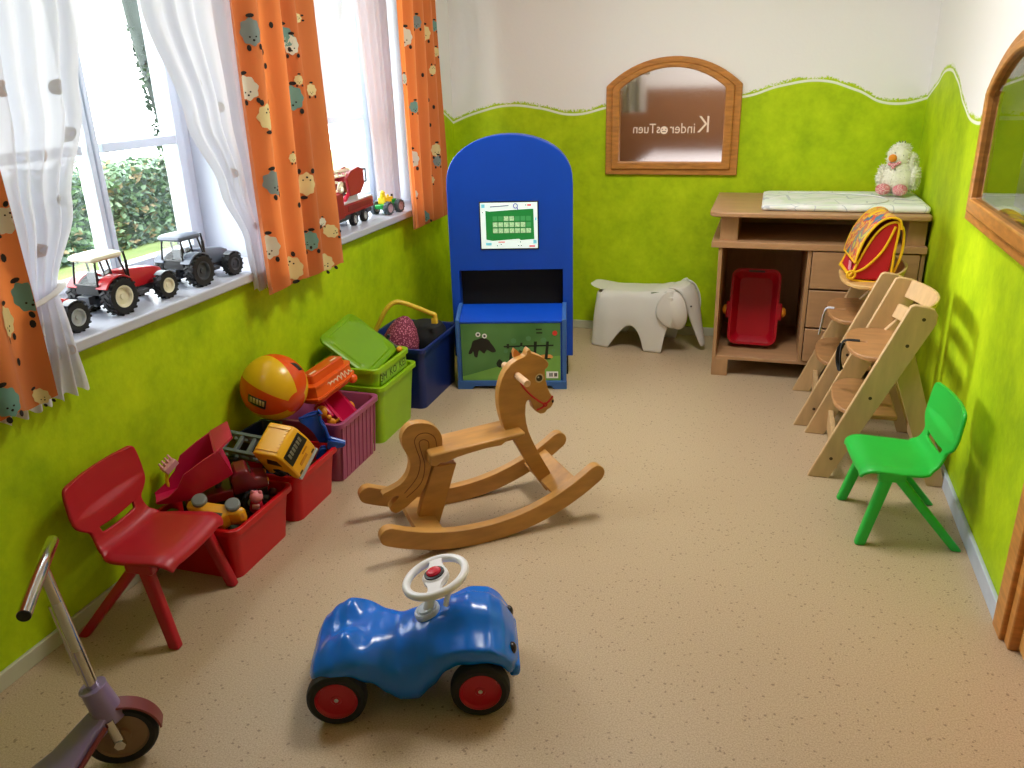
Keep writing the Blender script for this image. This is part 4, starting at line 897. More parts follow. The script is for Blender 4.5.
for s in (-1, 1): add_cyl(bm, P_(.018, s * .026, .072), P_(.004, s * .026, .150), .0125, n=16)
if False: add_tube(bm, [P_(.018, s * .026, .075), P_(.012, s * .026, .12), P_(.0, s * .018, .18)], .014, 12)
obj('fork', bm, chrome, sc_)
bm = BM(); q = []
for i in range(15):
    a = math.radians(5 + 95 * i / 14); q.append([P_(.018 + (.087 + d) * math.cos(a), y, .081 + (.087 + d) * math.sin(a)) for d, y in ((0, -.022), (0, .022), (.004, .02), (.004, -.02))])
rings(bm, q); obj('mudguard', bm, mauve, sc_)
a0, a1 = P_(.006, 0, .135), P_(-.016, 0, .228)
bm = BM(); rs = []
add_cyl(bm, a0, a1, .034, .029, n=28); add_cyl(bm, a1, a1 + (a1 - a0) * .02, .031, .031, n=28); obj('head_tube', bm, lilac, sc_, bev=.004)
top = P_(-.052, .004, .548)
bm = BM(); add_cyl(bm, a1 - (a1 - a0) * .1, top, .0135, n=20); stem = obj('stem', bm, chrome, sc_)
bm = BM(); d = (top - a1).normalized(); off_ = P_(-.02, .016, 0); add_cyl(bm, a1 + off_ + d * .03, a1 + off_ + d * .22, .005, n=12); obj('spring_rod', bm, chrome, sc_)
hb = [P_(-.060, -.148, .538), P_(-.057, -.09, .544), P_(-.052, -.035, .552), P_(-.050, .02, .554), P_(-.054, .09, .545), P_(-.060, .152, .532)]
bm = BM(); add_tube(bm, smooth_path(hb, 6), .0140, 18); hbar = obj('handlebar', bm, chrome, sc_)
bm = BM(); e0, e1_ = hb[0], hb[0] + (hb[0] - hb[1]).normalized() * .002; add_cyl(bm, e0, e1_, .0130, n=20); obj('end_cap', bm, black, hbar)
bm = BM(); mid = a1 + (top - a1) * .34; mb = a1 + (top - a1) * .74; x_, y_ = basis(top - a1); rs = []
nrm = ((EYE - Vector((-1.36, 1.12, .4))) - d * (EYE - Vector((-1.36, 1.12, .4))).dot(d)).normalized(); sd = d.cross(nrm)
for p in (mid, mb): rs.append([p + (nrm * math.cos(a) + sd * math.sin(a)) * .0139 for a in [-.7 + 1.4 * k / 8 for k in range(9)]])
rings(bm, rs, closed=False); dec = obj('sticker', bm, mat('clear sticker', (198, 190, 180), .4), stem)
# deck: sloping neck down to a flat footboard behind
dh = math.radians(72); back = Vector((-math.cos(dh), -math.sin(dh), 0)); sd = Vector((-back.y, back.x, 0))
rs = []
for k, (q, z, w, h) in enumerate(((.0, .150, .030, .022), (.05, .128, .034, .018), (.11, .095, .045, .014), (.17, .078, .056, .012), (.40, .074, .058, .012), (.46, .074, .045, .012))):
    c = P_(-.005, 0, 0) + back * q + Vector((0, 0, z)); rs.append([c + sd * (a * w) + Vector((0, 0, b_ * h)) for a, b_ in ((-1, -1), (-1, .6), (-.7, 1), (.7, 1), (1, .6), (1, -1))])
bm = BM(); rings(bm, rs); dk = obj('deck', bm, lilac, sc_, bev=.003)
bm = BM(); add_tube(bm, [P_(-.005, 0, .14) + back * .02 + sd * .034, P_(-.005, 0, .085) + back * .11 + sd * .05, P_(-.005, 0, .066) + back * .17 + sd * .06, P_(-.005, 0, .062) + back * .4 + sd * .061], .006, 8)
add_tube(bm, [P_(-.005, 0, .14) + back * .02 - sd * .034, P_(-.005, 0, .085) + back * .11 - sd * .05, P_(-.005, 0, .066) + back * .17 - sd * .06, P_(-.005, 0, .062) + back * .4 - sd * .061], .006, 8); obj('deck_edge', bm, mauve, dk)
bm = BM(); wc = P_(-.005, 0, 0) + back * .43 + Vector((0, 0, .055)); add_lathe(bm, [(.001, -.011), (.035, -.013), (.052, -.011), (.055, 0), (.052, .011), (.035, .013), (.001, .011)], 32, Matrix.Translation(wc + back * .055) @ Matrix.Rotation(math.radians(72), 4, 'Z'), axis='Y'); obj('rear_wheel', bm, rubber, sc_)

# ------------------------------------------------------------------ elephant stool
el = thing('elephant_stool', 'white moulded elephant stool standing by the back wall', 'stool', (-.60, 4.55, 0), -10)
ew = mat('matt white plastic', (226, 224, 216), .5, vary=.02)
Zl = [(-.345, .338), (-.29, .326), (-.22, .330), (-.10, .338), (.02, .346), (.10, .362)]
bm = BM()
nu, nv = 44, 40
def lower(x):
    """height of the shell's lower edge along the side: two legs with an arch between"""
    if x < -.185: return 0
    if x < .005: q = (x + .185) / .19; return .142 * (math.sin(PI * q ** 1.35)) ** .62
    if x < .115: return 0
    return .17 * min(1, ((x - .115) / .035)) ** .5
def elf(u, v):
    x = -.262 + .422 * u; a = (v * 2 - 1); s = 1 if a > 0 else -1; q = abs(a)
    zt = tab(x, Zl); wt = .105; wb = .150 + .012 * math.exp(-((x + .2) / .05) ** 2); zl = lower(x)
    if q < .42: k = q / .42; y = wt * k; z = zt - .012 * k ** 2 - .010 * (1 - k * k) * math.exp(-((x + .08) / .12) ** 2)
    else:
        k = (q - .42) / .58; zz = 1 - k; z = zl + (zt - .012 - zl) * (1 - k); f_ = (zt - z) / zt
        y = wt + (wb - wt) * min(1, f_ * 2.2) ** .6 + .012 * (1 - min(1, f_ * 2.2)) * k
    x += -.03 * max(0, (.33 - z) / .33) * (1 - u) ** 3 + .0
    return (x, s * y, z)
add_grid(bm, elf, nu, nv)
def rearf(u, v):                                        # rounded rump joining both flanks, arched between the hind legs
    a = PI * .46 + PI * 1.08 * u; z_t = tab(-.27, Zl) - .012 - .01 * math.cos(a) ** 2; zb = .0 if abs(math.sin(a)) > .66 else .13 * math.sqrt(1 - (math.sin(a) / .66) ** 2)
    z = zb + (z_t - zb) * v; f_ = 1 - z / .33; yy = (.105 + .045 * min(1, f_ * 2.2) ** .6)
    return (-.262 - .03 * f_ + .045 * math.cos(a), yy * math.sin(a), z)
add_grid(bm, rearf, 24, 12)
obj('shell', bm, ew, el, solid=.010, sub=1, ang=80)
bm = BM(); rs = []                                      # seat lip kicking up at the back
for x, w, z in ((-.20, .100, .322), (-.26, .118, .322), (-.31, .112, .328), (-.345, .09, .336), (-.362, .05, .342)): rs.append([(x, w * c_, z + d_ + .006 * abs(c_)) for c_, d_ in [(-1, 0), (-.5, 0), (0, 0), (.5, 0), (1, 0), (.5, -.009), (0, -.009), (-.5, -.009)]])
rings(bm, rs); obj('tail_lip', bm, ew, el, sub=1)
bm = BM(); rs = []                                      # head running down into the trunk
for x, z, w, d in ((.10, .352, .060, .020), (.15, .372, .088, .035), (.195, .362, .092, .05), (.225, .315, .085, .055), (.245, .255, .072, .055), (.263, .19, .056, .045), (.283, .12, .042, .032), (.303, .065, .034, .022), (.318, .022, .028, .012)):
    rs.append([(x + d * .55 * math.cos(a) - .012 * math.sin(a) ** 2, w * math.sin(a), z + d * .45 * math.cos(a)) for a in [2 * PI * k / 20 for k in range(20)]])
rings(bm, rs); obj('head', bm, ew, el, sub=1)
for s in (-1, 1):
    out = smooth2([(.118, .352), (.155, .372), (.205, .355), (.240, .30), (.252, .23), (.238, .172), (.205, .148), (.150, .165), (.098, .20), (.078, .245), (.088, .30)], 4)
    bm = BM(); c = bm.verts.new((.165, s * .185, .27)); R_ = [[bm.verts.new((.165 + (x - .165) * k, s * (.185 - (.02 if k == .55 else .045 if x > .165 else .012) * k), .27 + (z - .27) * k)) for x, z in out] for k in (.55, 1)]
    n = len(out)
    for i in range(n): bm.faces.new((c, R_[0][i], R_[0][(i + 1) % n])); bm.faces.new((R_[0][i], R_[1][i], R_[1][(i + 1) % n], R_[0][(i + 1) % n]))
    obj('ear', bm, ew, el, solid=.009, sub=1, ang=80)
    bm = BM(); add_box(bm, (.16, s * .13, .33), (.03, .10, .018)); obj('ear_web', bm, ew, el, bev=.004)
    bm = BM(); add_ball(bm, (.248, s * .066, .268), (.005, .004, .005)); obj('eye', bm, dgrey, el)
bm = BM(); add_prism(bm, smooth2([(.03, .338), (.09, .345), (.145, .352), (.15, .342), (.10, .33), (.045, .326)], 3), -.1115, -.1085); obj('ear_slot_shade', bm, plastic('painted slot shade', (120, 132, 100), .7), el)  # solid strip below the ear; the slot's shade is put into its colour
# ------------------------------------------------------------------ blue play kiosk
kio = thing('play_kiosk', 'blue play cabinet with arched back and small screen by the back wall', 'play cabinet', (-1.44, 3.602, 0), 13.2)
kb = mat('royal blue laminate', (2, 72, 190), .42, vary=.04); kb2 = mat('blue edge strip', (54, 100, 170), .45, vary=.03)
PY = .20
po = [(-.040, .11), (.582, .11), (.582, .97)]
c_ = .271; h = .311
for i in range(25): a = math.acos(1) + PI * i / 24; po.append((c_ + h * math.cos(a), .985 + .245 * math.sin(a) ** .82 if 0 < i < 24 else .985))
bm = BM(); add_prism(bm, po, PY, PY + .10, holes=[[(.004, .30), (.531, .30), (.531, .572), (.002, .568)]]); pan = obj('back_panel', bm, kb, kio, bev=.003)
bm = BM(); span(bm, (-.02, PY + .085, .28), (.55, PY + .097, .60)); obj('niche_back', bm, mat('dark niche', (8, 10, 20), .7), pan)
for x in (.02, .545):
    bm = BM(); span(bm, (x - .012, PY + .02, 0), (x + .012, PY + .08, .112)); obj('foot', bm, black, kio)
# screen
bm = BM(); span(bm, (.118, PY - .004, .676), (.413, PY + .004, .915)); scr = obj('screen', bm, black, pan, bev=.002)
def lit(name, rgb, e): return mat(name, rgb, .4, emit=e, vary=.03, scale=20)
def quad(name, pts, y, m, par, t=.0006):
    bm = BM(); add_prism(bm, pts, y - t, y); return obj(name, bm, m, par)
def rect(x0, z0, x1, z1): return [(x0, z0), (x1, z0), (x1, z1), (x0, z1)]
sx = lambda u: .124 + .283 * u
sz = lambda v: .909 - .227 * v
y_ = PY - .004
quad('display', rect(sx(0), sz(1), sx(1), sz(0)), y_, lit('display white', (216, 232, 228), .55), scr)
quad('board', [(sx(.09), sz(.80)), (sx(.2), sz(.83)), (sx(.67), sz(.79)), (sx(.70), sz(.82)), (sx(.94), sz(.80)), (sx(.93), sz(.14)), (sx(.55), sz(.16)), (sx(.16), sz(.19)), (sx(.09), sz(.17))], y_ - .0007, lit('board green', (28, 124, 56), .4), scr)
bm = BM(); bm2 = BM()
for r_, (n0, n1) in enumerate(((2, 4), (0, 6), (0, 7))):
    for k in range(7):
        x, z = sx(.255 + .098 * k), sz(.345 + .132 * r_); q = rect(x - .0115, z - .0115, x + .0115, z + .0115)
        add_prism(bm if n0 <= k < n1 else bm2, q, y_ - .0022, y_ - .0014)
obj('tiles', bm, mat('pale tile', (170, 206, 160), .4, emit=.4, vary=.45, scale=140), scr); obj('tiles_off', bm2, lit('dim tile', (64, 150, 84), .4), scr)
quad('pencil', [(sx(.17), sz(.08)), (sx(.5), sz(.055)), (sx(.5), sz(.075)), (sx(.17), sz(.10))], y_ - .0008, lit('pencil grey', (110, 110, 140), .3), scr)
bm = BM(); add_tube(bm, [(sx(.62) + .010 * math.cos(a), y_ - .001, sz(.075) + .011 * math.sin(a)) for a in [k * .45 for k in range(14)]], .0022, 6, True); add_cyl(bm, (sx(.65), y_ - .001, sz(.11)), (sx(.66), y_ - .001, sz(.16)), .0022, n=6); obj('scribble', bm, lit('ink blue', (70, 60, 170), .3), scr)
bm = BM()
for u_, v_, w_, h_ in ((.86, .06, .035, .02), (.36, .86, .06, .012), (.90, .955, .05, .02)): add_prism(bm, rect(sx(u_) - .283 * w_, sz(v_) - .227 * h_, sx(u_) + .283 * w_, sz(v_) + .227 * h_), y_ - .0012, y_ - .0004)
obj('red_marks', bm, lit('pale red', (220, 110, 120), .4), scr)
bm = BM()
for u_, v_, w_, h_ in ((.05, .07, .03, .04), (.97, .36, .012, .03), (.95, .86, .03, .04), (.13, .9, .05, .03)): add_prism(bm, rect(sx(u_) - .283 * w_, sz(v_) - .227 * h_, sx(u_) + .283 * w_, sz(v_) + .227 * h_), y_ - .0012, y_ - .0004)
obj('cyan_marks', bm, lit('pale cyan', (120, 200, 214), .4), scr)
bm = BM()
for u_, v_ in ((.28, .94), (.35, .91), (.69, .86), (.66, .94), (.71, .94), (.04, .21), (.80, .06)): add_cyl(bm, (sx(u_), y_ - .0004, sz(v_)), (sx(u_), y_ - .0012, sz(v_)), .003, n=8)
obj('dots', bm, lit('dark dots', (50, 60, 50), .1), scr)
# cabinet in front with sloped lid
bm = BM()
side = [(0, 0), (.185, 0), (.185, .405), (.125, .402), (.0, .366)]
for x0, x1 in ((-.002, .018), (.528, .549)):
    bm = BM(); add_prism(bm, side, x0, x1, 'YZ'); obj('cabinet_side', bm, kb2, kio, bev=.002)
bm = BM(); add_prism(bm, [(.006, .356), (.006, .348), (.19, .388), (.19, .397), (.125, .394)], .018, .528, 'YZ'); obj('lid', bm, kb, kio)
bm = BM(); span(bm, (.018, .004, .02), (.528, .185, .042)); add_prism(bm, [(-.004, 0), (.07, 0), (.085, .018), (.47, .018), (.485, 0), (.551, 0), (.551, .044), (-.004, .044)], -.004, .012); obj('plinth', bm, kb2, kio, bev=.002)
bm = BM(); span(bm, (.018, .012, .042), (.528, .016, .352)); span(bm, (.018, .170, .042), (.528, .185, .39)); obj('inner_board', bm, kb, kio)
def pic_mat():
    m = bpy.data.materials.new('printed meadow picture'); m.use_nodes = True; nt = m.node_tree; N = nt.nodes; L = nt.links; b = N['Principled BSDF']; b.inputs['Roughness'].default_value = .3
    tc = N.new('ShaderNodeTexCoord'); n = N.new('ShaderNodeTexNoise'); n.inputs['Scale'].default_value = 4; L.new(tc.outputs['Object'], n.inputs['Vector']); r = N.new('ShaderNodeValToRGB'); e = r.color_ramp.elements
    e[0].position = .35; e[0].color = (*s2l((66, 118, 62)), 1); e[1].position = .65; e[1].color = (*s2l((98, 150, 84)), 1); L.new(n.outputs[0], r.inputs[0]); L.new(r.outputs[0], b.inputs['Base Color']); return m
X = lambda u: .022 + .498 * u
Z = lambda v: .345 - .300 * v
bm = BM(); span(bm, (X(0), .006, Z(1)), (X(1), .012, Z(0))); pic = obj('front_picture', bm, pic_mat(), kio)
def pq(name, uv, m, lay, sm=True):
    p = [(X(a), Z(b_)) for a, b_ in uv]; p = smooth2(p, 3) if sm else p
    return quad(name, p, .0058 - .0006 * lay, m, pic, .0005)
pq('hill', [(0, 1), (0, .93), (.15, .86), (.35, .76), (.55, .68), (.75, .6), (1, .56), (1, 1)], mat('hill green', (118, 172, 78), .4, vary=.1), 0, False)
pq('blotch', [(.07, .52), (.10, .40), (.12, .30), (.17, .27), (.22, .24), (.28, .28), (.30, .33), (.33, .40), (.35, .48), (.31, .50), (.26, .45), (.23, .52), (.18, .46), (.16, .58), (.13, .57), (.12, .48), (.10, .52)], mat('dark brown print', (34, 32, 26), .5), 1)
bm = BM()
for u_, v_ in ((.175, .185), (.24, .21)): add_cyl(bm, (X(u_), .005, Z(v_)), (X(u_), .0036, Z(v_)), .0125, n=20)
obj('rings', bm, white_lacq, pic)
bm = BM()
for u_, v_ in ((.175, .185), (.24, .21)): add_cyl(bm, (X(u_), .0036, Z(v_)), (X(u_), .0031, Z(v_)), .006, n=14)
obj('ring_centres', bm, dgrey, pic)
fence_m = mat('dark green print', (14, 34, 18), .5)
bm = BM()
for a in (((.43, .385), (.93, .365), (.93, .39), (.43, .41)), ((.46, .35), (.485, .35), (.485, .43), (.46, .43)), ((.60, .33), (.62, .33), (.61, .5), (.58, .5)), ((.735, .31), (.765, .31), (.755, .53), (.73, .53)), ((.86, .31), (.885, .31), (.87, .6), (.84, .6)), ((.49, .5), (.51, .5), (.51, .64), (.48, .64)), ((.8, .6), (.9, .6), (.9, .625), (.8, .625))):
    add_prism(bm, [(X(u_), Z(v_)) for u_, v_ in a], .0044, .0050)
obj('fence_print', bm, fence_m, pic)
bm = BM()
for u_, v_, r_ in ((.53, .30, .014), (.68, .26, .013), (.83, .29, .014), (.61, .43, .012), (.45, .48, .010), (.93, .47, .008)): add_cyl(bm, (X(u_), .0052, Z(v_)), (X(u_), .0040, Z(v_)), r_, n=12)
obj('leaf_blobs', bm, mat('pale green print', (88, 142, 92), .5), pic)
bm = BM(); add_cyl(bm, (X(.945), .005, Z(.165)), (X(.945), .004, Z(.165)), .013, n=14); obj('red_dot', bm, plastic('print red', (206, 52, 44), .5), pic)
pq('orange_leaf', [(.53, .50), (.57, .53), (.60, .6), (.53, .62), (.535, .56)], plastic('print orange', (230, 160, 90), .5), 1)
pq('orange_leaf', [(.80, .55), (.9, .54), (.92, .60), (.84, .6)], plastic('print orange', (230, 160, 90), .5), 1)
pq('white_label', [(.855, .84), (.975, .84), (.975, .96), (.855, .96)], white_lacq, 1, False)
bm = BM()
for u_ in (.885, .905, .935, .95): add_prism(bm, rect(X(u_), Z(.93), X(u_ + .014), Z(.865)), .0038, .0044)
obj('label_print', bm, dgrey, pic)
bm = BM()
for u_, v_ in ((.785, .10), (.79, .16)): add_prism(bm, rect(X(u_ - .03), Z(v_ + .012), X(u_ + .03), Z(v_ - .012)), .0044, .005)
obj('caption', bm, fence_m, pic)
bm = BM(); add_prism(bm, smooth2([(X(u_), Z(v_)) for u_, v_ in ((.35, .70), (.38, .62), (.41, .66), (.42, .73), (.38, .77))], 3), .0042, .005); obj('small_bird', bm, fence_m, pic)

# ------------------------------------------------------------------ changing table
dk_ = thing('changing_table', 'beech changing table with open compartment and drawers in the far right corner', 'changing table', (-.22, 4.10, 0))
beech = wood('pale beech', (184, 142, 102), .42, (3, 14, 14), .1); beech_v = wood('pale beech upright', (178, 138, 98), .42, (14, 14, 3), .1); edge_b = wood('beech edge', (214, 172, 112), .42, (3, 14, 14), .06)
out = [(-.052, .665), (-.052, .02), (-.045, -.005), (-.02, -.026), (.02, -.032), (.90, -.032), (.925, -.028), (.933, -.01), (.933, .665)]
bm = BM(); add_prism(bm, out, .824, .848, 'XY'); obj('table_top', bm, [beech], dk_, bev=.006, seg=3)
bm = BM(); add_prism(bm, out[1:8] + [(p[0], p[1] + .004) for p in out[7:0:-1]], .829, .857, 'XY'); bm.free()
def panel(name, lo, hi, m, par=None, bev=.002): b_ = BM(); span(b_, lo, hi); return obj(name, b_, m, par or dk_, bev=bev)
panel('side_panel', (0, 0.0, .09), (.018, .64, .672), beech_v); panel('side_panel', (.912, 0.0, .09), (.93, .64, .672), beech_v); panel('partition', (.418, .0, .108), (.436, .62, .672), beech_v)
panel('bottom_board', (.018, .002, .09), (.912, .62, .108), beech); panel('back_panel', (.018, .622, .10), (.912, .634, .672), beech_v)
panel('counter_board', (-.036, -.012, .672), (.932, .645, .702), beech)
panel('riser', (.0, .03, .702), (.085, .60, .824), beech_v); panel('riser', (.845, .03, .702), (.925, .60, .824), beech_v); panel('riser_back', (.085, .56, .702), (.845, .60, .824), beech)
for k, (z0, z1) in enumerate(((.483, .668), (.288, .478), (.110, .283))):
    d_ = panel('drawer', (.440, -.006, z0 + .002), (.908, .014, z1 - .002), beech, bev=.003)
    bm = BM(); span(bm, (.45, .014, z0 + .01), (.9, .45, z0 + .02)); obj('drawer_bottom', bm, beech, d_)
for x, y in ((0, .002), (.85, .002), (0, .55), (.85, .55)): panel('foot', (x, y, 0), (x + .08, y + .08, .09), beech_v)
# changing mat
mt = bpy.data.materials.new('printed mat'); mt.use_nodes = True
def _mat():
    nt = mt.node_tree; N = nt.nodes; L = nt.links; b = N['Principled BSDF']; b.inputs['Roughness'].default_value = .6; tc = N.new('ShaderNodeTexCoord')
    n = N.new('ShaderNodeTexNoise'); n.inputs['Scale'].default_value = 6; n.inputs['Detail'].default_value = 1; L.new(tc.outputs['Object'], n.inputs['Vector']); r = N.new('ShaderNodeValToRGB'); e = r.color_ramp.elements
    e[0].position = .38; e[0].color = (*s2l((228, 238, 226)), 1); e[1].position = .5; e[1].color = (*s2l((246, 247, 250)), 1); e.new(.62).color = (*s2l((236, 244, 240)), 1)
    v = N.new('ShaderNodeTexVoronoi'); v.feature = 'DISTANCE_TO_EDGE'; v.inputs['Scale'].default_value = 7; L.new(tc.outputs['Object'], v.inputs['Vector']); g = N.new('ShaderNodeMath'); g.operation = 'LESS_THAN'; g.inputs[1].default_value = .016; L.new(v.outputs['Distance'], g.inputs[0])
    mx = N.new('ShaderNodeMixRGB'); mx.inputs[2].default_value = (*s2l((206, 212, 220)), 1); L.new(n.outputs[0], r.inputs[0]); L.new(g.outputs[0], mx.inputs[0]); L.new(r.outputs[0], mx.inputs[1]); L.new(mx.outputs[0], b.inputs['Base Color'])
_mat()
bm = BM(); rs = []
for k, (gx, z) in enumerate(((-.012, .001), (0, .004), (.003, .014), (0, .024), (-.016, .030), (-.05, .029))):
    rs.append([(x, y, z + .002 * math.sin(23 * x) * (k > 2) + .0025 * math.sin(31 * y + 9 * x) * (k > 2)) for x, y in rrect(.74 + 2 * gx, .54 + 2 * gx, .02, 10)])
rings(bm, rs)
mo = tag(obj('changing_mat', bm, mt, ang=60), 'white printed changing mat lying on the changing table', 'changing mat'); mo.location = (.338, 4.405, .8485)
bm = BM(); add_tube(bm, smooth_path([(-.20, -.262, .027), (.05, -.24, .034), (.2, -.12, .034), (.16, .06, .034), (-.05, .14, .033), (-.25, .16, .031)], 6), .005, 8, flat=.6); obj('seam', bm, white_lacq, mo)
# plush chick
ch = thing('plush_chick', 'fluffy cream plush chick with orange beak and checked pink feet', 'plush toy', (.598, 4.50, .8885), -18)
fluff = mat('cream plush', (250, 249, 232), .95, vary=.06, scale=30, bump=.8, bscale=180, sheen=.5)
def furry(name, parts, par, m, seed=1, spikes=900, ln=.011):
    """union of ellipsoids, skinned with short tufts"""
    rnd = random.Random(seed); bm = BM()
    for c, r_ in parts: add_ball(bm, c, r_, n=24, m=16)
    for i in range(spikes):
        c, r_ = parts[rnd.randrange(len(parts))]; d = Vector((rnd.gauss(0, 1), rnd.gauss(0, 1), rnd.gauss(0, 1))).normalized()
        p = Vector(c) + Vector((d.x * r_[0], d.y * r_[1], d.z * r_[2])); nrm = Vector((d.x / r_[0], d.y / r_[1], d.z / r_[2])).normalized(); t1 = nrm.orthogonal().normalized(); t1.rotate(Matrix.Rotation(rnd.uniform(0, 6.28), 3, nrm))
        tip = p + nrm * ln * rnd.uniform(.6, 1.3) + Vector((rnd.uniform(-1, 1), rnd.uniform(-1, 1), rnd.uniform(-1.4, .4))) * ln * .6
        bm.faces.new([bm.verts.new(v) for v in (p - t1 * .004, p + t1 * .004, tip)])
    return obj(name, bm, m, par, ang=180)
ch.scale = (.88, .88, .92)
furry('body', [((0, 0, .085), (.088, .075, .088)), ((0, 0, .13), (.07, .062, .06))], ch, fluff, 2)
furry('head', [((-.004, -.008, .195), (.062, .058, .064)), ((.0, 0, .235), (.045, .042, .030))], ch, fluff, 3, 700)
furry('wing', [((.085, .0, .095), (.026, .045, .062))], ch, fluff, 4, 350); furry('wing', [((-.085, .0, .09), (.022, .042, .058))], ch, fluff, 5, 300)
furry('hood', [((.058, .01, .165), (.030, .045, .05))], ch, fluff, 6, 300)
bm = BM(); add_ball(bm, (-.026, -.068, .192), (.022, .020, .020)); obj('beak', bm, mat('orange felt', (240, 150, 40), .8), ch)
chk = bpy.data.materials.new('checked pink cloth'); chk.use_nodes = True
_b = chk.node_tree.nodes['Principled BSDF']; _b.inputs['Roughness'].default_value = .85; _tc = chk.node_tree.nodes.new('ShaderNodeTexCoord'); _ck = chk.node_tree.nodes.new('ShaderNodeTexChecker'); _ck.inputs['Scale'].default_value = 130; _ck.inputs['Color1'].default_value = (*s2l((206, 84, 104)), 1); _ck.inputs['Color2'].default_value = (*s2l((236, 200, 196)), 1)
chk.node_tree.links.new(_tc.outputs['Object'], _ck.inputs['Vector']); chk.node_tree.links.new(_ck.outputs[0], _b.inputs['Base Color'])
for s in (-1, 1):
    bm = BM(); add_ball(bm, (s * .045 - .01, -.075, .030), (.040, .034, .030), n=18); obj('foot', bm, chk, ch)
bm = BM(); add_tube(bm, smooth_path([(-.045, -.056, .163), (-.028, -.066, .158), (-.006, -.066, .160), (.016, -.058, .172)], 4), .0085, 10); add_ball(bm, (-.018, -.068, .150), (.012, .006, .014)); obj('scarf', bm, chk, ch)
bm = BM(); add_ball(bm, (-.018, -.060, .218), (.0035, .003, .0035)); add_ball(bm, (.024, -.056, .206), (.0035, .003, .0035)); obj('eyes', bm, black, ch)
bm = BM()
for a in (-.5, 0, .5): add_cyl(bm, (a * .02, 0, .258), (a * .03, 0, .277), .0025, n=6)
obj('tuft', bm, mat('grey thread', (110, 110, 100), .9), ch)

# ------------------------------------------------------------------ tub shaped toy (one in the table, one in a crate)
def toy_tub(label, m, knob, loc, rot, L_=.40, W=.235, D=.085):
    t = thing('toy_sledge', label, 'toy', loc, rot)
    bm = BM(); rs = []
    for w, l, r_, z in ((W - .05, L_ - .06, .03, 0), (W - .02, L_ - .025, .035, D * .5), (W, L_, .04, D * .85), (W + .012, L_ + .012, .045, D), (W - .014, L_ - .014, .038, D), (W - .035, L_ - .035, .032, D * .6), (W - .07, L_ - .08, .025, .012)):
        rs.append([(x, y, z) for x, y in rrect(w, l, r_, 6)])
    rings(bm, rs); o = obj('tub', bm, m, t, ang=50)
    bm = BM(); span(bm, (-.04, L_ / 2 - .0125, D * .9), (.04, L_ / 2 - .002, D + .0006)); obj('grip_slot', bm, dgrey, o)
    for s in (-1, 1):
        bm = BM(); add_box(bm, (s * (W / 2 + .008), -.02, D * .55), (.03, .09, D * .8)); obj('axle_bracket', bm, m, t, bev=.008)
        bm = BM(); add_ball(bm, (s * (W / 2 + .024), -.02, D * .55), (.020, .027, .027)); obj('knob', bm, knob, t)
    return t
yel_k = plastic('amber knob', (232, 150, 34), .4); tub_red = plastic('tub red', (170, 8, 30), .3)
toy_tub('red tub shaped toy with amber side knobs standing in the changing table', tub_red, yel_k, (-.031, 4.375, .303), (75, 0, -1), W=.236, L_=.385)
# ------------------------------------------------------------------ crates along the window wall
CX = -1.672
def crate(loc, w, d, h, m, label, taper=.88, ribs=0, lip=.012, th=.004, name='toy_crate', r_=.03, handles=True):
    t = thing(name, label, 'crate', loc)
    bm = BM(); rs = []
    def R_(f_, e, z): return [(x, y, z) for x, y in rrect(w * f_ + e, d * (1 - (1 - f_) * .6) + e, r_, 5)]
    f1 = 1.0; W0 = -2 * lip
    rs = [R_(taper, W0 + .0, 0), R_(taper + (1 - taper) * .5, W0, h * .5), R_(1, W0, h - .022), R_(1, 0, h - .020), R_(1, 0, h - .002), R_(1, -.004, h), R_(1, W0 - .001, h), R_(1, W0 - 2 * th, h - .004), R_(taper + (1 - taper) * .5, W0 - 2 * th, h * .5), R_(taper, W0 - 2 * th, th)]
    rings(bm, rs); o = obj('tub', bm, m, t, ang=40)
    if ribs:
        bm = BM()
        for k in range(ribs):
            y = -d * .40 + d * .80 * k / (ribs - 1); xa = (w * taper) / 2 - lip; xb = w / 2 - lip
            rings(bm, [[(xa + a - .001, y + b_, .006) for a, b_ in ((0, -.005), (.004, -.004), (.004, .004), (0, .005))], [(xb + a - .001, y + b_, h - .02) for a, b_ in ((0, -.005), (.004, -.004), (.004, .004), (0, .005))]])
        obj('ribs', bm, m, t)
    if handles:
        for s in (-1, 1):
            bm = BM(); yb = s * (d * (1 - .0) / 2 - lip); span(bm, (-.06, min(yb - s * .004, yb + s * .009), h - .05), (.06, max(yb - s * .004, yb + s * .009), h - .02)); obj('grip', bm, m, t, bev=.003)
    return t
cr_red = mat('red crate plastic', (200, 4, 18), .35, vary=.04); cr_pink = mat('mauve crate plastic', (164, 76, 116), .35, vary=.06, spec=.5); cr_grn = mat('lime crate plastic', (148, 194, 14), .35, vary=.05); cr_blue = mat('navy crate plastic', (10, 34, 104), .4, vary=.05)
crate((CX, 1.992, 0), .345, .345, .192, cr_red, 'red crate of toy vehicles right beside the red chair')
crate((CX, 2.340, 0), .345, .300, .192, cr_red, 'red crate under the orange and yellow ball')
crate((CX, 2.682, 0), .345, .345, .258, cr_pink, 'mauve ribbed crate between the red and the green crates', ribs=9)
crate((CX, 3.060, 0), .350, .375, .272, cr_grn, 'lower lime green crate with another tray sitting in it')
crate((CX + .004, 3.045, .200), .312, .335, .150, cr_grn, 'upper lime green tray with lettered label sitting in the green crate', taper=.95, name='toy_tray', r_=.035, handles=False)
crate((CX + .012, 3.522, 0), .36, .47, .308, cr_blue, 'navy blue crate beside the blue play cabinet', taper=.93)
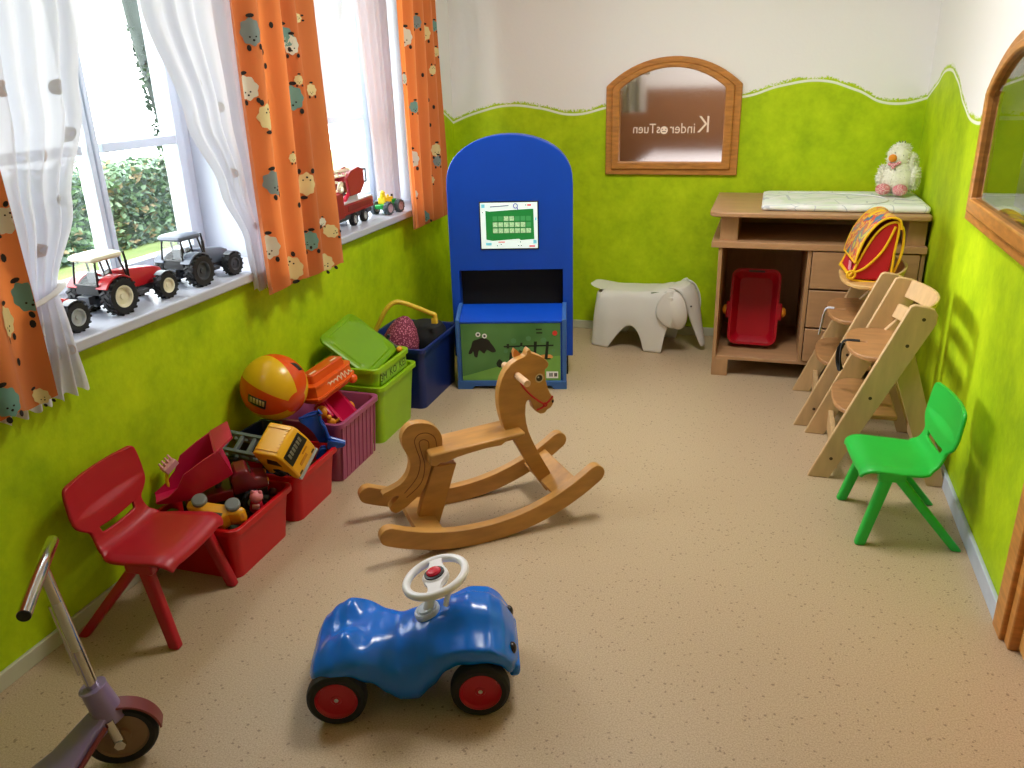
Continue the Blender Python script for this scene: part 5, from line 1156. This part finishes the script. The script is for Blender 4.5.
# lettered paper strip on the tray
tr_ = [o for o in COL.objects if o.name.startswith('toy_tray')][0]
bm = BM(); span(bm, (.1442, -.125, .068), (.1456, .135, .124)); lb = obj('label_strip', bm, mat('clear tape', (150, 196, 60), .3), tr_)
text_mesh('lettering', '3M  KO  KEI', .046, mat('dark green ink', (44, 66, 26), .6), lb, Matrix.Translation((.1460, .0, .096)) @ Matrix.Rotation(PI / 2, 4, 'Z') @ Matrix.Rotation(PI / 2, 4, 'X') @ Matrix.Diagonal((1.05, 1, 1, 1)), .0003)
# jumble of toys filling each crate, hidden below the ones on top
def jumble(c, w, d, z0, z1, cols, label, seed, n=60):
    rnd = random.Random(seed); bm = BM(); 
    for i in range(n):
        p = (c[0] + rnd.uniform(-w, w) / 2, c[1] + rnd.uniform(-d, d) / 2, rnd.uniform(z0 + .025, z1 - .02)); s = rnd.uniform(.03, .055); M = Matrix.Translation(p) @ Euler([rnd.uniform(0, 3) for _ in range(3)]).to_matrix().to_4x4(); mi = rnd.randrange(len(cols))
        k = rnd.random()
        if k < .5: add_box(bm, (0, 0, 0), (s, s * rnd.uniform(.4, .9), s * rnd.uniform(.3, .6)), M, mi)
        elif k < .8: add_lathe(bm, [(.001, -.008), (s * .3, -.009), (s * .42, -.005), (s * .42, .005), (s * .3, .009), (.001, .008)], 16, M, mi)
        else: add_ball(bm, (0, 0, 0), s * .32, M, mi, 12, 8)
    o = obj('toy_jumble', bm, cols, bev=.002); return tag(o, label, 'toys', kind='stuff')
drk = [black, dgrey, plastic('dark red', (96, 12, 26), .4), plastic('dark green', (40, 60, 30), .5)]
jumble((CX, 1.992), .215, .235, .014, .160, drk, 'jumble of dark small toys at the bottom of the red crate by the red chair', 11)
jumble((CX, 2.340), .21, .19, .014, .165, drk + [plastic('navy toy', (16, 30, 74), .4)], 'jumble of dark small toys at the bottom of the red crate under the ball', 12)
jumble((CX, 2.682), .19, .21, .016, .17, drk[1:3] + [plastic('plum', (120, 20, 60), .4)], 'jumble of small toys at the bottom of the mauve crate', 13)
jumble((CX + .01, 3.508), .22, .32, .014, .22, drk[:2] + [plastic('navy toy', (16, 30, 74), .4)], 'jumble of dark toys at the bottom of the navy blue crate', 14, 90)

# ---- red crate by the chair: dump truck, overturned car, little figures
mag = plastic('magenta plastic', (206, 20, 78), .3); dred = plastic('deep red plastic', (110, 10, 26), .35); ygold = plastic('golden yellow plastic', (238, 170, 26), .32)
t = thing('toy_dump_truck', 'dark red toy dump truck with raised magenta tipper bed in the first red crate', 'toy truck', (-1.668, 2.005, .160), (4, -2, 42))
bm = BM(); span(bm, (-.13, -.035, .03), (.14, .035, .06)); obj('chassis', bm, black, t, bev=.004)
bm = BM(); rings(bm, [[(x, y, z) for y, z in rrect(w, h_, .012, 3, (0, zc))] for x, w, h_, zc in ((.03, .085, .075, .09), (.05, .09, .085, .10), (.085, .088, .085, .10), (.105, .084, .05, .082), (.145, .074, .042, .076))]); span(bm, (-.12, -.045, .05), (.03, .045, .085)); obj('cab', bm, dred, t, bev=.004)
bm = BM()
for s in (-1, 1): add_ball(bm, (.143, s * .028, .084), (.006, .008, .008))
obj('headlights', bm, plastic('amber light', (240, 170, 60), .3), t)
bm = BM(); add_box(bm, (.146, 0, .062), (.004, .026, .014)); obj('number_plate', bm, white_lacq, t)
bm = BM(); add_box(bm, (.094, 0, .118), (.004, .07, .03), Matrix.Rotation(0, 4, 'Y')); obj('windscreen', bm, black, t)
for x in (-.085, .085):
    for s in (-1, 1):
        bm = BM(); tyre(bm, (x, s * .056, .034), .034, .03, lugs=12); w_ = obj('wheel', bm, rubber, t)
        bm = BM(); rim(bm, (x, s * .056, .034), .019, .034); obj('rim', bm, lg_p, w_)
BMx = Matrix.Translation((-.055, 0, .108)) @ Matrix.Rotation(math.radians(-19), 4, 'Y')
def sec(x, wb, wt, z0, z1): return [BMx @ Vector(p) for p in ((x, -wt, z1), (x, -wb, z0), (x, wb, z0), (x, wt, z1), (x, wt - .006, z1), (x, wb - .004, z0 + .006), (x, -wb + .004, z0 + .006), (x, -wt + .006, z1))]
bm = BM(); rings(bm, [sec(-.145, .030, .034, .030, .040), sec(-.10, .042, .052, .012, .045), (sec(-.06, .046, .062, .0, .062)), sec(-.02, .048, .070, .0, .098), sec(.05, .048, .076, .0, .112), sec(.10, .046, .078, .002, .118)])
rings(bm, [[BMx @ Vector(p) for p in ((.094, -.046, .004), (.094, .046, .004), (.094, .078, .118), (.094, -.078, .118))], [BMx @ Vector(p) for p in ((.102, -.046, .004), (.102, .046, .004), (.108, .078, .118), (.108, -.078, .118))]])
rings(bm, [[BMx @ Vector(p) for p in ((.094, -.080, .112), (.094, .080, .112), (.100, .080, .120), (.100, -.080, .120))], [BMx @ Vector(p) for p in ((.165, -.060, .124), (.165, .060, .124), (.165, .060, .131), (.165, -.060, .131))]])
obj('tipper_bed', bm, mag, t, ang=30)
bm = BM(); add_cyl(bm, (-.02, 0, .06), (.0, 0, .125), .010, n=12); obj('tipper_ram', bm, dgrey, t)
def toy_car(name, label, loc, rot, m, wm):
    t = thing(name, label, 'toy car', loc, rot)
    bm = BM(); rings(bm, [[(x, y, z) for y, z in rrect(w, h_, .008, 3, (0, zc))] for x, w, h_, zc in ((-.078, .05, .02, .026), (-.07, .062, .030, .030), (-.03, .064, .034, .032), (-.01, .062, .05, .040), (.03, .062, .05, .040), (.045, .064, .032, .031), (.075, .060, .026, .028), (.082, .05, .016, .025))]); obj('body', bm, m, t, bev=.002)
    bm = BM(); span(bm, (-.012, -.0315, .046), (.030, .0315, .058)); obj('windows', bm, black, t)
    for x in (-.045, .05):
        for s in (-1, 1):
            bm = BM(); add_lathe(bm, [(.001, -.008), (.017, -.008), (.021, -.005), (.021, .005), (.017, .008), (.001, .008)], 24, Matrix.Translation((x, s * .036, .018)), axis='Y'); w_ = obj('wheel', bm, wm, t)
            bm = BM(); add_lathe(bm, [(.001, -.0095), (.010, -.0095), (.012, -.008), (.001, -.008)], 18, Matrix.Translation((x, s * .036, .018)) @ Matrix.Diagonal((1, -s * -1, 1, 1)), axis='Y'); obj('hubcap', bm, dgrey, w_)
    return t
toy_car('toy_car', 'golden yellow toy car on its side with grey wheels in the first red crate', (-1.606, 1.902, .236), (118, 8, 14), ygold, plastic('grey wheel', (120, 124, 120), .45)).scale = (1.12, 1.12, 1.12)
t = thing('toy_figure', 'little pink headed peg figure in red at the corner of the first red crate', 'toy figure', (-1.560, 2.018, .158), (12, 8, 30))
bm = BM(); add_lathe(bm, [(.001, 0), (.020, 0), (.024, .012), (.018, .038), (.001, .042)], 20); obj('body', bm, plastic('figure red', (196, 20, 50), .4), t)
bm = BM(); add_ball(bm, (0, 0, .056), (.022, .021, .020), n=20); add_ball(bm, (-.012, .0, .074), (.007, .005, .008)); add_ball(bm, (.012, .0, .074), (.007, .005, .008)); obj('head', bm, plastic('figure pink', (234, 140, 150), .45), t)
bm = BM(); add_box(bm, (0, -.021, .03), (.024, .008, .02)); obj('bib', bm, plastic('pale pink', (236, 170, 176), .45), t, bev=.003)
for k, (p, c, r_, lab) in enumerate((((-1.552, 2.062, .178), black, .018, 'black toy bead nearest the pink headed figure'), ((-1.55, 2.105, .180), plastic('dark plum', (80, 30, 40), .4), .015, 'dark plum toy bead by the rim of the first red crate'), ((-1.775, 1.872, .178), plastic('moss green', (84, 110, 24), .5), .030, 'moss green toy ball in the near wall corner of the first red crate'))):
    bm = BM(); add_ball(bm, p, r_); tag(obj('toy_bead' if r_ < .02 else 'toy_ball', bm, c), lab, 'toy')
t = thing('toy_rake', 'yellow handled toy rake with pale pink head behind the dump truck', 'toy', (-1.805, 1.955, .200), (0, -30, 70))
bm = BM(); add_tube(bm, smooth_path([(0, 0, 0), (.0, 0, .06), (.02, 0, .10), (.05, 0, .11)], 4), .006, 8); obj('handle', bm, yp, t)
bm = BM(); add_box(bm, (.05, 0, .12), (.05, .035, .02)); [add_cyl(bm, (.03 + .013 * k, 0, .125), (.032 + .013 * k, .006, .15), .004, n=8) for k in range(4)]; obj('rake_head', bm, plastic('pale pink', (236, 170, 176), .45), t, bev=.003)
for k, (px, py, z) in enumerate(((203, 446, .30), (212, 432, .33), (222, 433, .33))):
    pass

# ---- red crate under the ball
def ball_mat():
    m = bpy.data.materials.new('orange and yellow ball'); m.use_nodes = True; nt = m.node_tree; N = nt.nodes; L = nt.links; b = N['Principled BSDF']; b.inputs['Roughness'].default_value = .25
    tc = N.new('ShaderNodeTexCoord'); sp = N.new('ShaderNodeSeparateXYZ'); L.new(tc.outputs['Object'], sp.inputs[0])
    at = N.new('ShaderNodeMath'); at.operation = 'ARCTAN2'; L.new(sp.outputs[1], at.inputs[0]); L.new(sp.outputs[0], at.inputs[1])
    ml = N.new('ShaderNodeMath'); ml.operation = 'MULTIPLY'; ml.inputs[1].default_value = 3; L.new(at.outputs[0], ml.inputs[0])
    sn = N.new('ShaderNodeMath'); sn.operation = 'COSINE'; L.new(ml.outputs[0], sn.inputs[0])
    gz = N.new('ShaderNodeMath'); gz.operation = 'ABSOLUTE'; L.new(sp.outputs[2], gz.inputs[0]); lt = N.new('ShaderNodeMath'); lt.operation = 'LESS_THAN'; lt.inputs[1].default_value = .116; L.new(gz.outputs[0], lt.inputs[0])
    gt = N.new('ShaderNodeMath'); gt.operation = 'GREATER_THAN'; gt.inputs[1].default_value = -.10; L.new(sn.outputs[0], gt.inputs[0]); mu = N.new('ShaderNodeMath'); mu.operation = 'MULTIPLY'; L.new(gt.outputs[0], mu.inputs[0]); L.new(lt.outputs[0], mu.inputs[1])
    mx = N.new('ShaderNodeMixRGB'); mx.inputs[1].default_value = (*s2l((222, 78, 14)), 1); mx.inputs[2].default_value = (*s2l((224, 176, 22)), 1); L.new(mu.outputs[0], mx.inputs[0]); L.new(mx.outputs[0], b.inputs['Base Color']); return m
bc = Vector((-1.716, 2.435, .428)); BR = .124
bl = thing('toy_ball', 'large orange and yellow ball resting on top of the crates against the wall', 'ball', bc)
v_ = (EYE - bc).normalized()
bm = BM(); add_ball(bm, (0, 0, 0), BR, n=48, m=32); sph = obj('ball_skin', bm, ball_mat(), bl)
def on_ball(px, py):
    d = ray(px, py).normalized(); b_ = (EYE - bc).dot(d); c = (EYE - bc).length_squared - BR * BR; q = b_ * b_ - c
    return (EYE + d * (-b_ - math.sqrt(max(q, 0)))) - bc
zp = on_ball(297.5, 402.5).normalized(); xp = on_ball(274, 378); xp = (xp - zp * xp.dot(zp)).normalized(); yp_ = zp.cross(xp)
sph.rotation_euler = Matrix((xp, yp_, zp)).transposed().to_euler()
def ball_patch(name, pts, m, par, lift=1.004, n=6):
    a, b_, c, d = [on_ball(*p) for p in pts]; bm = BM()
    def fn(u, v): return (((a * (1 - u) + b_ * u) * (1 - v) + (d * (1 - u) + c * u) * v).normalized() * BR * lift)
    add_grid(bm, fn, n, n); o = obj(name, bm, m, par, solid=.0006); return o
ball_patch('label', [(248.5, 393.5), (266.5, 401), (265.5, 409.5), (248, 401)], black, bl)
for k in range(5): ball_patch('label_letter', [(250.2 + 3 * k, 396.2 + 1.25 * k), (252.4 + 3 * k, 397.1 + 1.25 * k), (252.1 + 3 * k, 402.1 + 1.25 * k), (249.9 + 3 * k, 401.2 + 1.25 * k)], mat('tan lettering', (196, 170, 120), .6), bl, 1.009, 2)
ball_patch('label', [(290, 363), (296, 363.5), (302.5, 370), (299, 370.5)], black, bl)
# yellow lorry lying over the crate rim
RY = Matrix(((.996, .083, -.023), (-.082, .829, -.553), (-.027, .552, .833))).to_4x4()
lo_ = Vector((-1.522, 2.205, .255))
t = thing('toy_lorry', 'yellow cab toy lorry with grey skeleton chassis tipped over the second red crate', 'toy truck', lo_); t.rotation_mode = 'XYZ'; t.rotation_euler = RY.to_euler()
ylw = plastic('lorry yellow', (240, 176, 24), .3)
L_, W_, H_ = .066, .063, .138
bm = BM(); prof = [(-L_, 0), (-L_, H_ - .01), (-L_ + .01, H_), (L_ - .03, H_), (L_ - .018, H_ - .012), (L_, H_ * .48), (L_ + .003, .02), (L_, 0), (L_ * .55, 0), (L_ * .4, .03), (-L_ * .05, .04), (-L_ * .5, .03), (-L_ * .62, 0)]
add_prism(bm, prof, -W_, W_); cb = obj('cab', bm, ylw, t, bev=.006, seg=3)
bm = BM(); q0, q1 = Vector((L_ - .016, 0, H_ - .02)), Vector((L_ - .001, 0, H_ * .52)); rs = [[q0 + Vector((.0, -W_ * .82, 0)), q0 + Vector((0, W_ * .82, 0))], [q1 + Vector((0, -W_ * .86, 0)), q1 + Vector((0, W_ * .86, 0))]]
nrm = Vector((.9, 0, .3)).normalized() * .0035; rings(bm, [[rs[0][0] + nrm, rs[0][1] + nrm, rs[1][1] + nrm, rs[1][0] + nrm], [p - nrm for p in (rs[0][0], rs[0][1], rs[1][1], rs[1][0])]]); obj('windscreen', bm, black, cb, bev=.001)
bm = BM()
for k in range(6): add_box(bm, (L_ - .0045, -.036 + k * .014, H_ * .755), (.003, .009, .022), Matrix.Rotation(0, 4, 'Y'))
obj('windscreen_letters', bm, mat('grey lettering', (120, 116, 96), .6), cb)
for s in (-1, 1):
    bm = BM(); add_prism(bm, [(-.03, .075), (.028, .072), (.022, .104), (-.016, .108)], s * W_ - .001, s * W_ + .001); obj('side_window', bm, black, cb)
    bm = BM(); add_box(bm, (L_ + .002, s * .043, .018), (.004, .016, .008)); obj('headlamp', bm, black, cb)
bm = BM()
for k in range(7): add_box(bm, (L_ - .040, -.04 + k * .0133, H_ + .0005), (.010, .004, .0025))
for y in (-.045, .045): add_box(bm, (-.01, y, H_ + .001), (.09, .004, .004))
obj('roof_ridges', bm, ylw, cb)
bm = BM(); add_box(bm, (L_ + .003, -.005, .04), (.003, .045, .012)); add_box(bm, (L_ + .003, .02, .06), (.003, .03, .006)); obj('front_lettering', bm, plastic('ochre lettering', (206, 136, 20), .4), cb)
bm = BM(); span(bm, (L_ - .004, -W_, -.002), (L_ + .008, W_, .008)); obj('bumper', bm, lg_p, cb, bev=.002)
gch = plastic('grey chassis', (112, 122, 124), .45)
bm = BM()
for s in (-1, 1):
    span(bm, (-.26, s * .034 - .006, .045), (-L_, s * .034 + .006, .065)); span(bm, (-.26, s * .034 - .006, .008), (-L_, s * .034 + .006, .022))
    for k in range(4): add_cyl(bm, (-.245 + k * .045, s * .034, .012), (-.215 + k * .045, s * .034, .06), .005, n=8); add_cyl(bm, (-.215 + k * .045, s * .034, .012), (-.245 + k * .045, s * .034, .06), .005, n=8)
for k in range(4): span(bm, (-.26 + k * .055, -.034, .048), (-.245 + k * .055, .034, .062))
obj('chassis', bm, gch, t, bev=.002)
for x in (-.22, -.03):
    for s in (-1, 1):
        bm = BM(); add_lathe(bm, [(.012, -.010), (.024, -.010), (.028, -.006), (.028, .006), (.024, .010), (.012, .010)], 24, Matrix.Translation((x, s * (.05 if x < -.1 else .05), .004)), axis='Y'); w_ = obj('wheel', bm, rubber, t)
        bm = BM(); rim(bm, (x, s * .05, .004), .013, .02); obj('rim', bm, dgrey, w_)
# blue digging scoop, navy box behind
sblue = plastic('scoop blue', (12, 76, 176), .3)
SF = Frame((-1.560, 2.455, .215), 28)
t = thing('toy_scoop', 'bright blue toy digger scoop between the yellow lorry and the mauve crate', 'toy', SF.o, 28)
k_ = 12.8
def ST(pts): return [((q := SF.u(290 + x / k_, 400 + y / k_, 1, 0)).x, q.z) for x, y in pts]
bm = BM(); so_ = ST([(110, 240), (180, 215), (330, 185), (375, 190), (385, 270), (430, 320), (460, 380), (490, 470), (540, 520), (520, 590), (460, 605), (385, 605), (310, 480), (200, 350), (130, 280)])
add_prism(bm, smooth2(so_, 3), -.004, .004); cpt = sum((Vector((x, 0, z)) for x, z in so_), Vector()) / len(so_)
bmesh.ops.subdivide_edges(bm, edges=bm.edges[:], cuts=2, use_grid_fill=True)
for v in bm.verts: q = (v.co.x - cpt.x) / .06; v.co.y += .035 * max(0, 1 - q * q)
obj('scoop_plate', bm, sblue, t, bev=.001)
bm = BM(); e_ = ST([(115, 238), (240, 200), (340, 175), (385, 145)]); add_tube(bm, [(x, -.004 - .012 * k, z) for k, (x, z) in enumerate(smooth2(e_, 3, False))] if False else [(x, -.002, z) for x, z in smooth2(e_, 4, False)], lambda q: .0055 + .008 * max(0, q - .75) * 4, 10); obj('scoop_rim', bm, sblue, t)
bm = BM(); e_ = ST([(380, 190), (390, 280), (440, 350), (470, 430), (500, 480), (600, 510), (700, 540)]); add_tube(bm, [(x, -.004, z) for x, z in smooth2(e_, 4, False)], lambda q: .006 + .004 * q, 10); obj('scoop_rim', bm, sblue, t)
bm = BM(); e_ = ST([(500, 500), (600, 505), (705, 530), (690, 570), (600, 590), (480, 600)]); add_prism(bm, smooth2(e_, 3), -.022, .010); obj('scoop_foot', bm, sblue, t, bev=.004)
bm = BM(); e_ = ST([(390, 610), (460, 605), (455, 680), (370, 730), (330, 730), (360, 660)]); add_prism(bm, smooth2(e_, 3), -.016, .016); obj('scoop_lug', bm, sblue, t, bev=.004)
t = thing('toy_wagon', 'navy blue toy wagon with black wheels under the ball', 'toy', (-1.758, 2.360, .182), (0, 0, 86))
bm = BM(); rings(bm, [[(x, y, z) for x, y in rrect(a, b_, .012, 3)] for a, b_, z in ((.14, .08, .028), (.17, .10, .10), (.174, .104, .102), (.16, .09, .10), (.13, .07, .04))]); obj('wagon_body', bm, plastic('navy toy body', (18, 36, 92), .35), t)
for x in (-.05, .05):
    for s in (-1, 1):
        bm = BM(); add_lathe(bm, [(.001, -.010), (.022, -.010), (.028, -.006), (.028, .006), (.022, .010), (.001, .010)], 22, Matrix.Translation((x, s * .056, .028)), axis='Y'); obj('wheel', bm, black, t)

# ---- mauve crate
toy_tub('magenta tub shaped toy with amber knobs lying in the mauve crate', mag, yel_k, (-1.662, 2.700, .222), (38, 14, 80), L_=.235, W=.125, D=.065)
osh = plastic('bright orange plastic', (232, 92, 22), .32)
t = thing('toy_boat', 'orange toy boat with white script lettering on top of the mauve crate', 'toy', (-1.640, 2.690, .333), (-4, -4, 84))
hull = lambda w, l: smooth2([(-l, -w), (-l * .2, -w), (l * .5, -w), (l * .9, -w * .7), (l * 1.0, 0), (l * .9, w * .7), (l * .5, w), (-l * .2, w), (-l, w)], 3)
bm = BM(); rs = []
for w, l, z in ((.040, .12, -.01), (.048, .132, .0), (.052, .140, .012), (.056, .146, .013), (.056, .146, .021), (.050, .138, .022), (.046, .132, .058), (.050, .138, .060), (.050, .138, .068), (.044, .130, .070), (.040, .11, .070)): rs.append([(x, y, z) for x, y in hull(w, l)])
rings(bm, rs); bt = obj('hull', bm, osh, t, ang=35)
bm = BM(); rings(bm, [[(x - .01, y + .004, z) for x, y in rrect(a, b_, .01, 3)] for a, b_, z in ((.215, .066, .069), (.211, .060, .100), (.201, .052, .104))]); obj('cabin', bm, plastic('dark orange', (214, 84, 20), .35), t)
bm = BM(); wht = mat('white script', (240, 214, 186), .6); pts = []
for k in range(90): q = k / 89; pts.append((-.112 + .215 * q + .005 * math.sin(52 * q), -.0475 - .0006, .040 + .015 * math.sin(56 * q) * (.7 + .3 * math.sin(11 * q))))
add_tube(bm, pts, .0028, 6); obj('lettering', bm, wht, bt)
bm = BM()
for x in (-.085, .055): span(bm, (x - .02, -.012, .1035), (x + .02, -.003, .1052))
obj('lettering', bm, wht, bt)
bm = BM(); add_ball(bm, (.105, -.046, .000), (.022, .018, .020)); obj('fender_ball', bm, osh, t)
t = thing('toy_figure', 'small amber bird shaped toy at the rim of the mauve crate', 'toy figure', (-1.565, 2.552, .232), (0, 12, 30))
bm = BM(); add_ball(bm, (0, 0, .018), (.018, .012, .016)); add_ball(bm, (-.012, 0, .036), .011); add_tube(bm, smooth_path([(.012, 0, .02), (.022, 0, .028), (.026, 0, .038)], 3), lambda q: .007 * (1 - .5 * q), 8); add_cyl(bm, (0, 0, 0), (0, 0, .01), .010, n=12); obj('bird_body', bm, yel_k, t)
# ---- lid on the green tray
lidm = mat('leaf green lid', (120, 168, 0), .38, vary=.04)
Lp = [hit(377, 381, 0, -1.555), hit(405, 353, 0, -1.555), hit(344, 317, 0, -1.80), hit(311, 346, 0, -1.80)]
lc = sum(Lp, Vector()) / 4 + Vector((0, .004, .026)); lx = ((Lp[1] + Lp[2]) / 2 - (Lp[0] + Lp[3]) / 2); ly = ((Lp[2] + Lp[3]) / 2 - (Lp[0] + Lp[1]) / 2); wl_, ll_ = lx.length, ly.length * .86
ax_ = lx.normalized(); az_ = ax_.cross(ly).normalized(); ay_ = az_.cross(ax_)
if az_.z < 0: az_ = -az_; ay_ = -ay_
ld_ = thing('crate_lid', 'leaf green plastic lid leaning over the green tray against the wall', 'lid', lc); ld_.rotation_euler = Matrix((ax_, ay_, az_)).transposed().to_euler()
bm = BM(); rs = [[(x, y, z) for x, y in rrect(wl_ + e, ll_ + e, .04, 5)] for e, z in ((.0, -.016), (.004, -.014), (.004, -.004), (-.006, 0), (-.045, 0), (-.055, .005), (-.10, .005), (-.16, .006))]
rings(bm, rs); lt_ = obj('lid_plate', bm, lidm, ld_, ang=40)
bm = BM(); rs = [[(x, y, z) for x, y in rrect(wl_ - .17 + e, ll_ - .17 + e, .02, 4)] for e, z in ((0, .001), (-.004, .004), (-.012, .004), (-.016, .002))]; rings(bm, rs); obj('raised_border', bm, lidm, ld_)
# ---- navy crate
bm = BM(); hp_ = [hit(372, 340, 1, 3.38), hit(377, 328, 1, 3.39), hit(385, 311, 1, 3.40), hit(393, 303, 1, 3.42), hit(402, 302.5, 1, 3.44), hit(418, 308, 1, 3.48), hit(430, 313, 1, 3.51), hit(435, 315, 1, 3.52), hit(434.5, 320, 1, 3.52)]
hl = thing('toy_basket', 'yellow arched handle of a toy basket sticking out of the navy blue crate', 'toy', (CX, 3.45, .20))
add_tube(bm, [p - Vector(hl.location) for p in smooth_path(hp_, 4)], .0115, 12); obj('handle', bm, mat('straw yellow plastic', (226, 190, 56), .4), hl)
e0 = hp_[-1] - Vector(hl.location); bm = BM(); add_box(bm, e0 + Vector((0, 0, -.004)), (.03, .022, .028)); obj('handle_end', bm, mat('straw yellow plastic', (226, 190, 56), .4), hl, bev=.004)
bm = BM(); rings(bm, [[(x - .095, y + .05, z) for x, y in rrect(a, b_, .02, 4)] for a, b_, z in ((.06, .09, .02), (.07, .10, .07), (.072, .104, .072), (.062, .09, .07), (.05, .08, .03))]); obj('basket_body', bm, plastic('black basket', (24, 24, 28), .5), hl)
pw = bpy.data.materials.new('pink weave'); pw.use_nodes = True
_b = pw.node_tree.nodes['Principled BSDF']; _b.inputs['Roughness'].default_value = .8; _tc = pw.node_tree.nodes.new('ShaderNodeTexCoord'); _v = pw.node_tree.nodes.new('ShaderNodeTexVoronoi'); _v.inputs['Scale'].default_value = 120; _r = pw.node_tree.nodes.new('ShaderNodeValToRGB')
_r.color_ramp.elements[0].position = .15; _r.color_ramp.elements[0].color = (*s2l((226, 132, 160)), 1); _r.color_ramp.elements[1].position = .5; _r.color_ramp.elements[1].color = (*s2l((120, 40, 66)), 1)
pw.node_tree.links.new(_tc.outputs['Object'], _v.inputs['Vector']); pw.node_tree.links.new(_v.outputs['Distance'], _r.inputs[0]); pw.node_tree.links.new(_r.outputs[0], _b.inputs['Base Color'])
bm = BM(); add_lathe(bm, [(.085, -.02), (.092, .0), (.090, .05), (.072, .10), (.040, .135), (.012, .146), (.001, .147)][::-1] if False else [(.001, -.015), (.082, -.02), (.088, .0), (.080, .05), (.060, .10), (.036, .135), (.014, .150), (.001, .152)], 32)
hat = tag(obj('sun_hat', bm, pw), 'pink woven child hat in the navy blue crate', 'hat'); hat.scale = (1.06, 1.06, 1.06); hat.location = (-1.655, 3.400, .270); hat.rotation_euler = (math.radians(-6), math.radians(13), .3)
bm = BM(); rings(bm, [[(x, y, z) for x, y in smooth2([(a * .09, b_ * .11) for a, b_ in ((-1, -.7), (0, -1), (1, -.6), (1.05, .4), (.3, 1), (-.9, .8))], 3)] for z in (0,)] + [[(x * k, y * k, z) for x, y in smooth2([(a * .09, b_ * .11) for a, b_ in ((-1, -.7), (0, -1), (1, -.6), (1.05, .4), (.3, 1), (-.9, .8))], 3)] for k, z in ((1.06, .03), (1.02, .07), (.85, .095), (.45, .108))])
bg_ = tag(obj('cloth_bag', bm, mat('black cloth', (26, 26, 30), .85, bump=.3, bscale=40)), 'black cloth bag in the navy blue crate', 'bag'); bg_.location = (-1.612, 3.612, .238)
pb = hit(399.5, 349.5, 1, 3.185); pa = hit(384, 338, 1, 3.27)
t = thing('toy_crane', 'grey toy crane arm with an orange ball end between green tray and pink hat', 'toy', pb)
d_ = pa - pb; u_ = d_.normalized(); bm = BM(); add_cyl(bm, u_ * .012, d_ * 1.25, .008, n=10); add_cyl(bm, d_ * .9 + Vector((0, 0, -.012)), d_ * .9 + Vector((.02, .0, .022)), .008, n=10); add_cyl(bm, d_ * .35, d_ * .35 + Vector((0, 0, -.07)), .008, n=10); obj('arm', bm, dgrey, t)
bm = BM(); add_ball(bm, (0, 0, 0), .0145); obj('ball_end', bm, plastic('ball orange', (244, 166, 30), .35), t)
bm = BM(); add_ball(bm, hit(444, 329, 1, 3.66), .010); tag(obj('toy_bead', bm, plastic('coral bead', (216, 60, 80), .4)), 'coral red bead on the far edge of the navy blue crate', 'toy')

# ------------------------------------------------------------------ repeats carry a group
GR = {'toy_tractor': 'toy tractors on the window sill', 'toy_crate': 'toy crates along the window wall', 'curtain': 'orange sheep print curtains', 'sheer_curtain': 'white sheer curtains at the windows', 'child_chair': "children's plastic chairs", 'high_chair': 'wooden high chairs by the right-hand wall', 'toy_sledge': 'tub shaped toys with amber knobs', 'toy_bead': 'small round toy beads'}
for o in list(COL.objects):
    if not o.parent and 'label' in o and o.name.split('.')[0] in GR: o['group'] = GR[o.name.split('.')[0]]
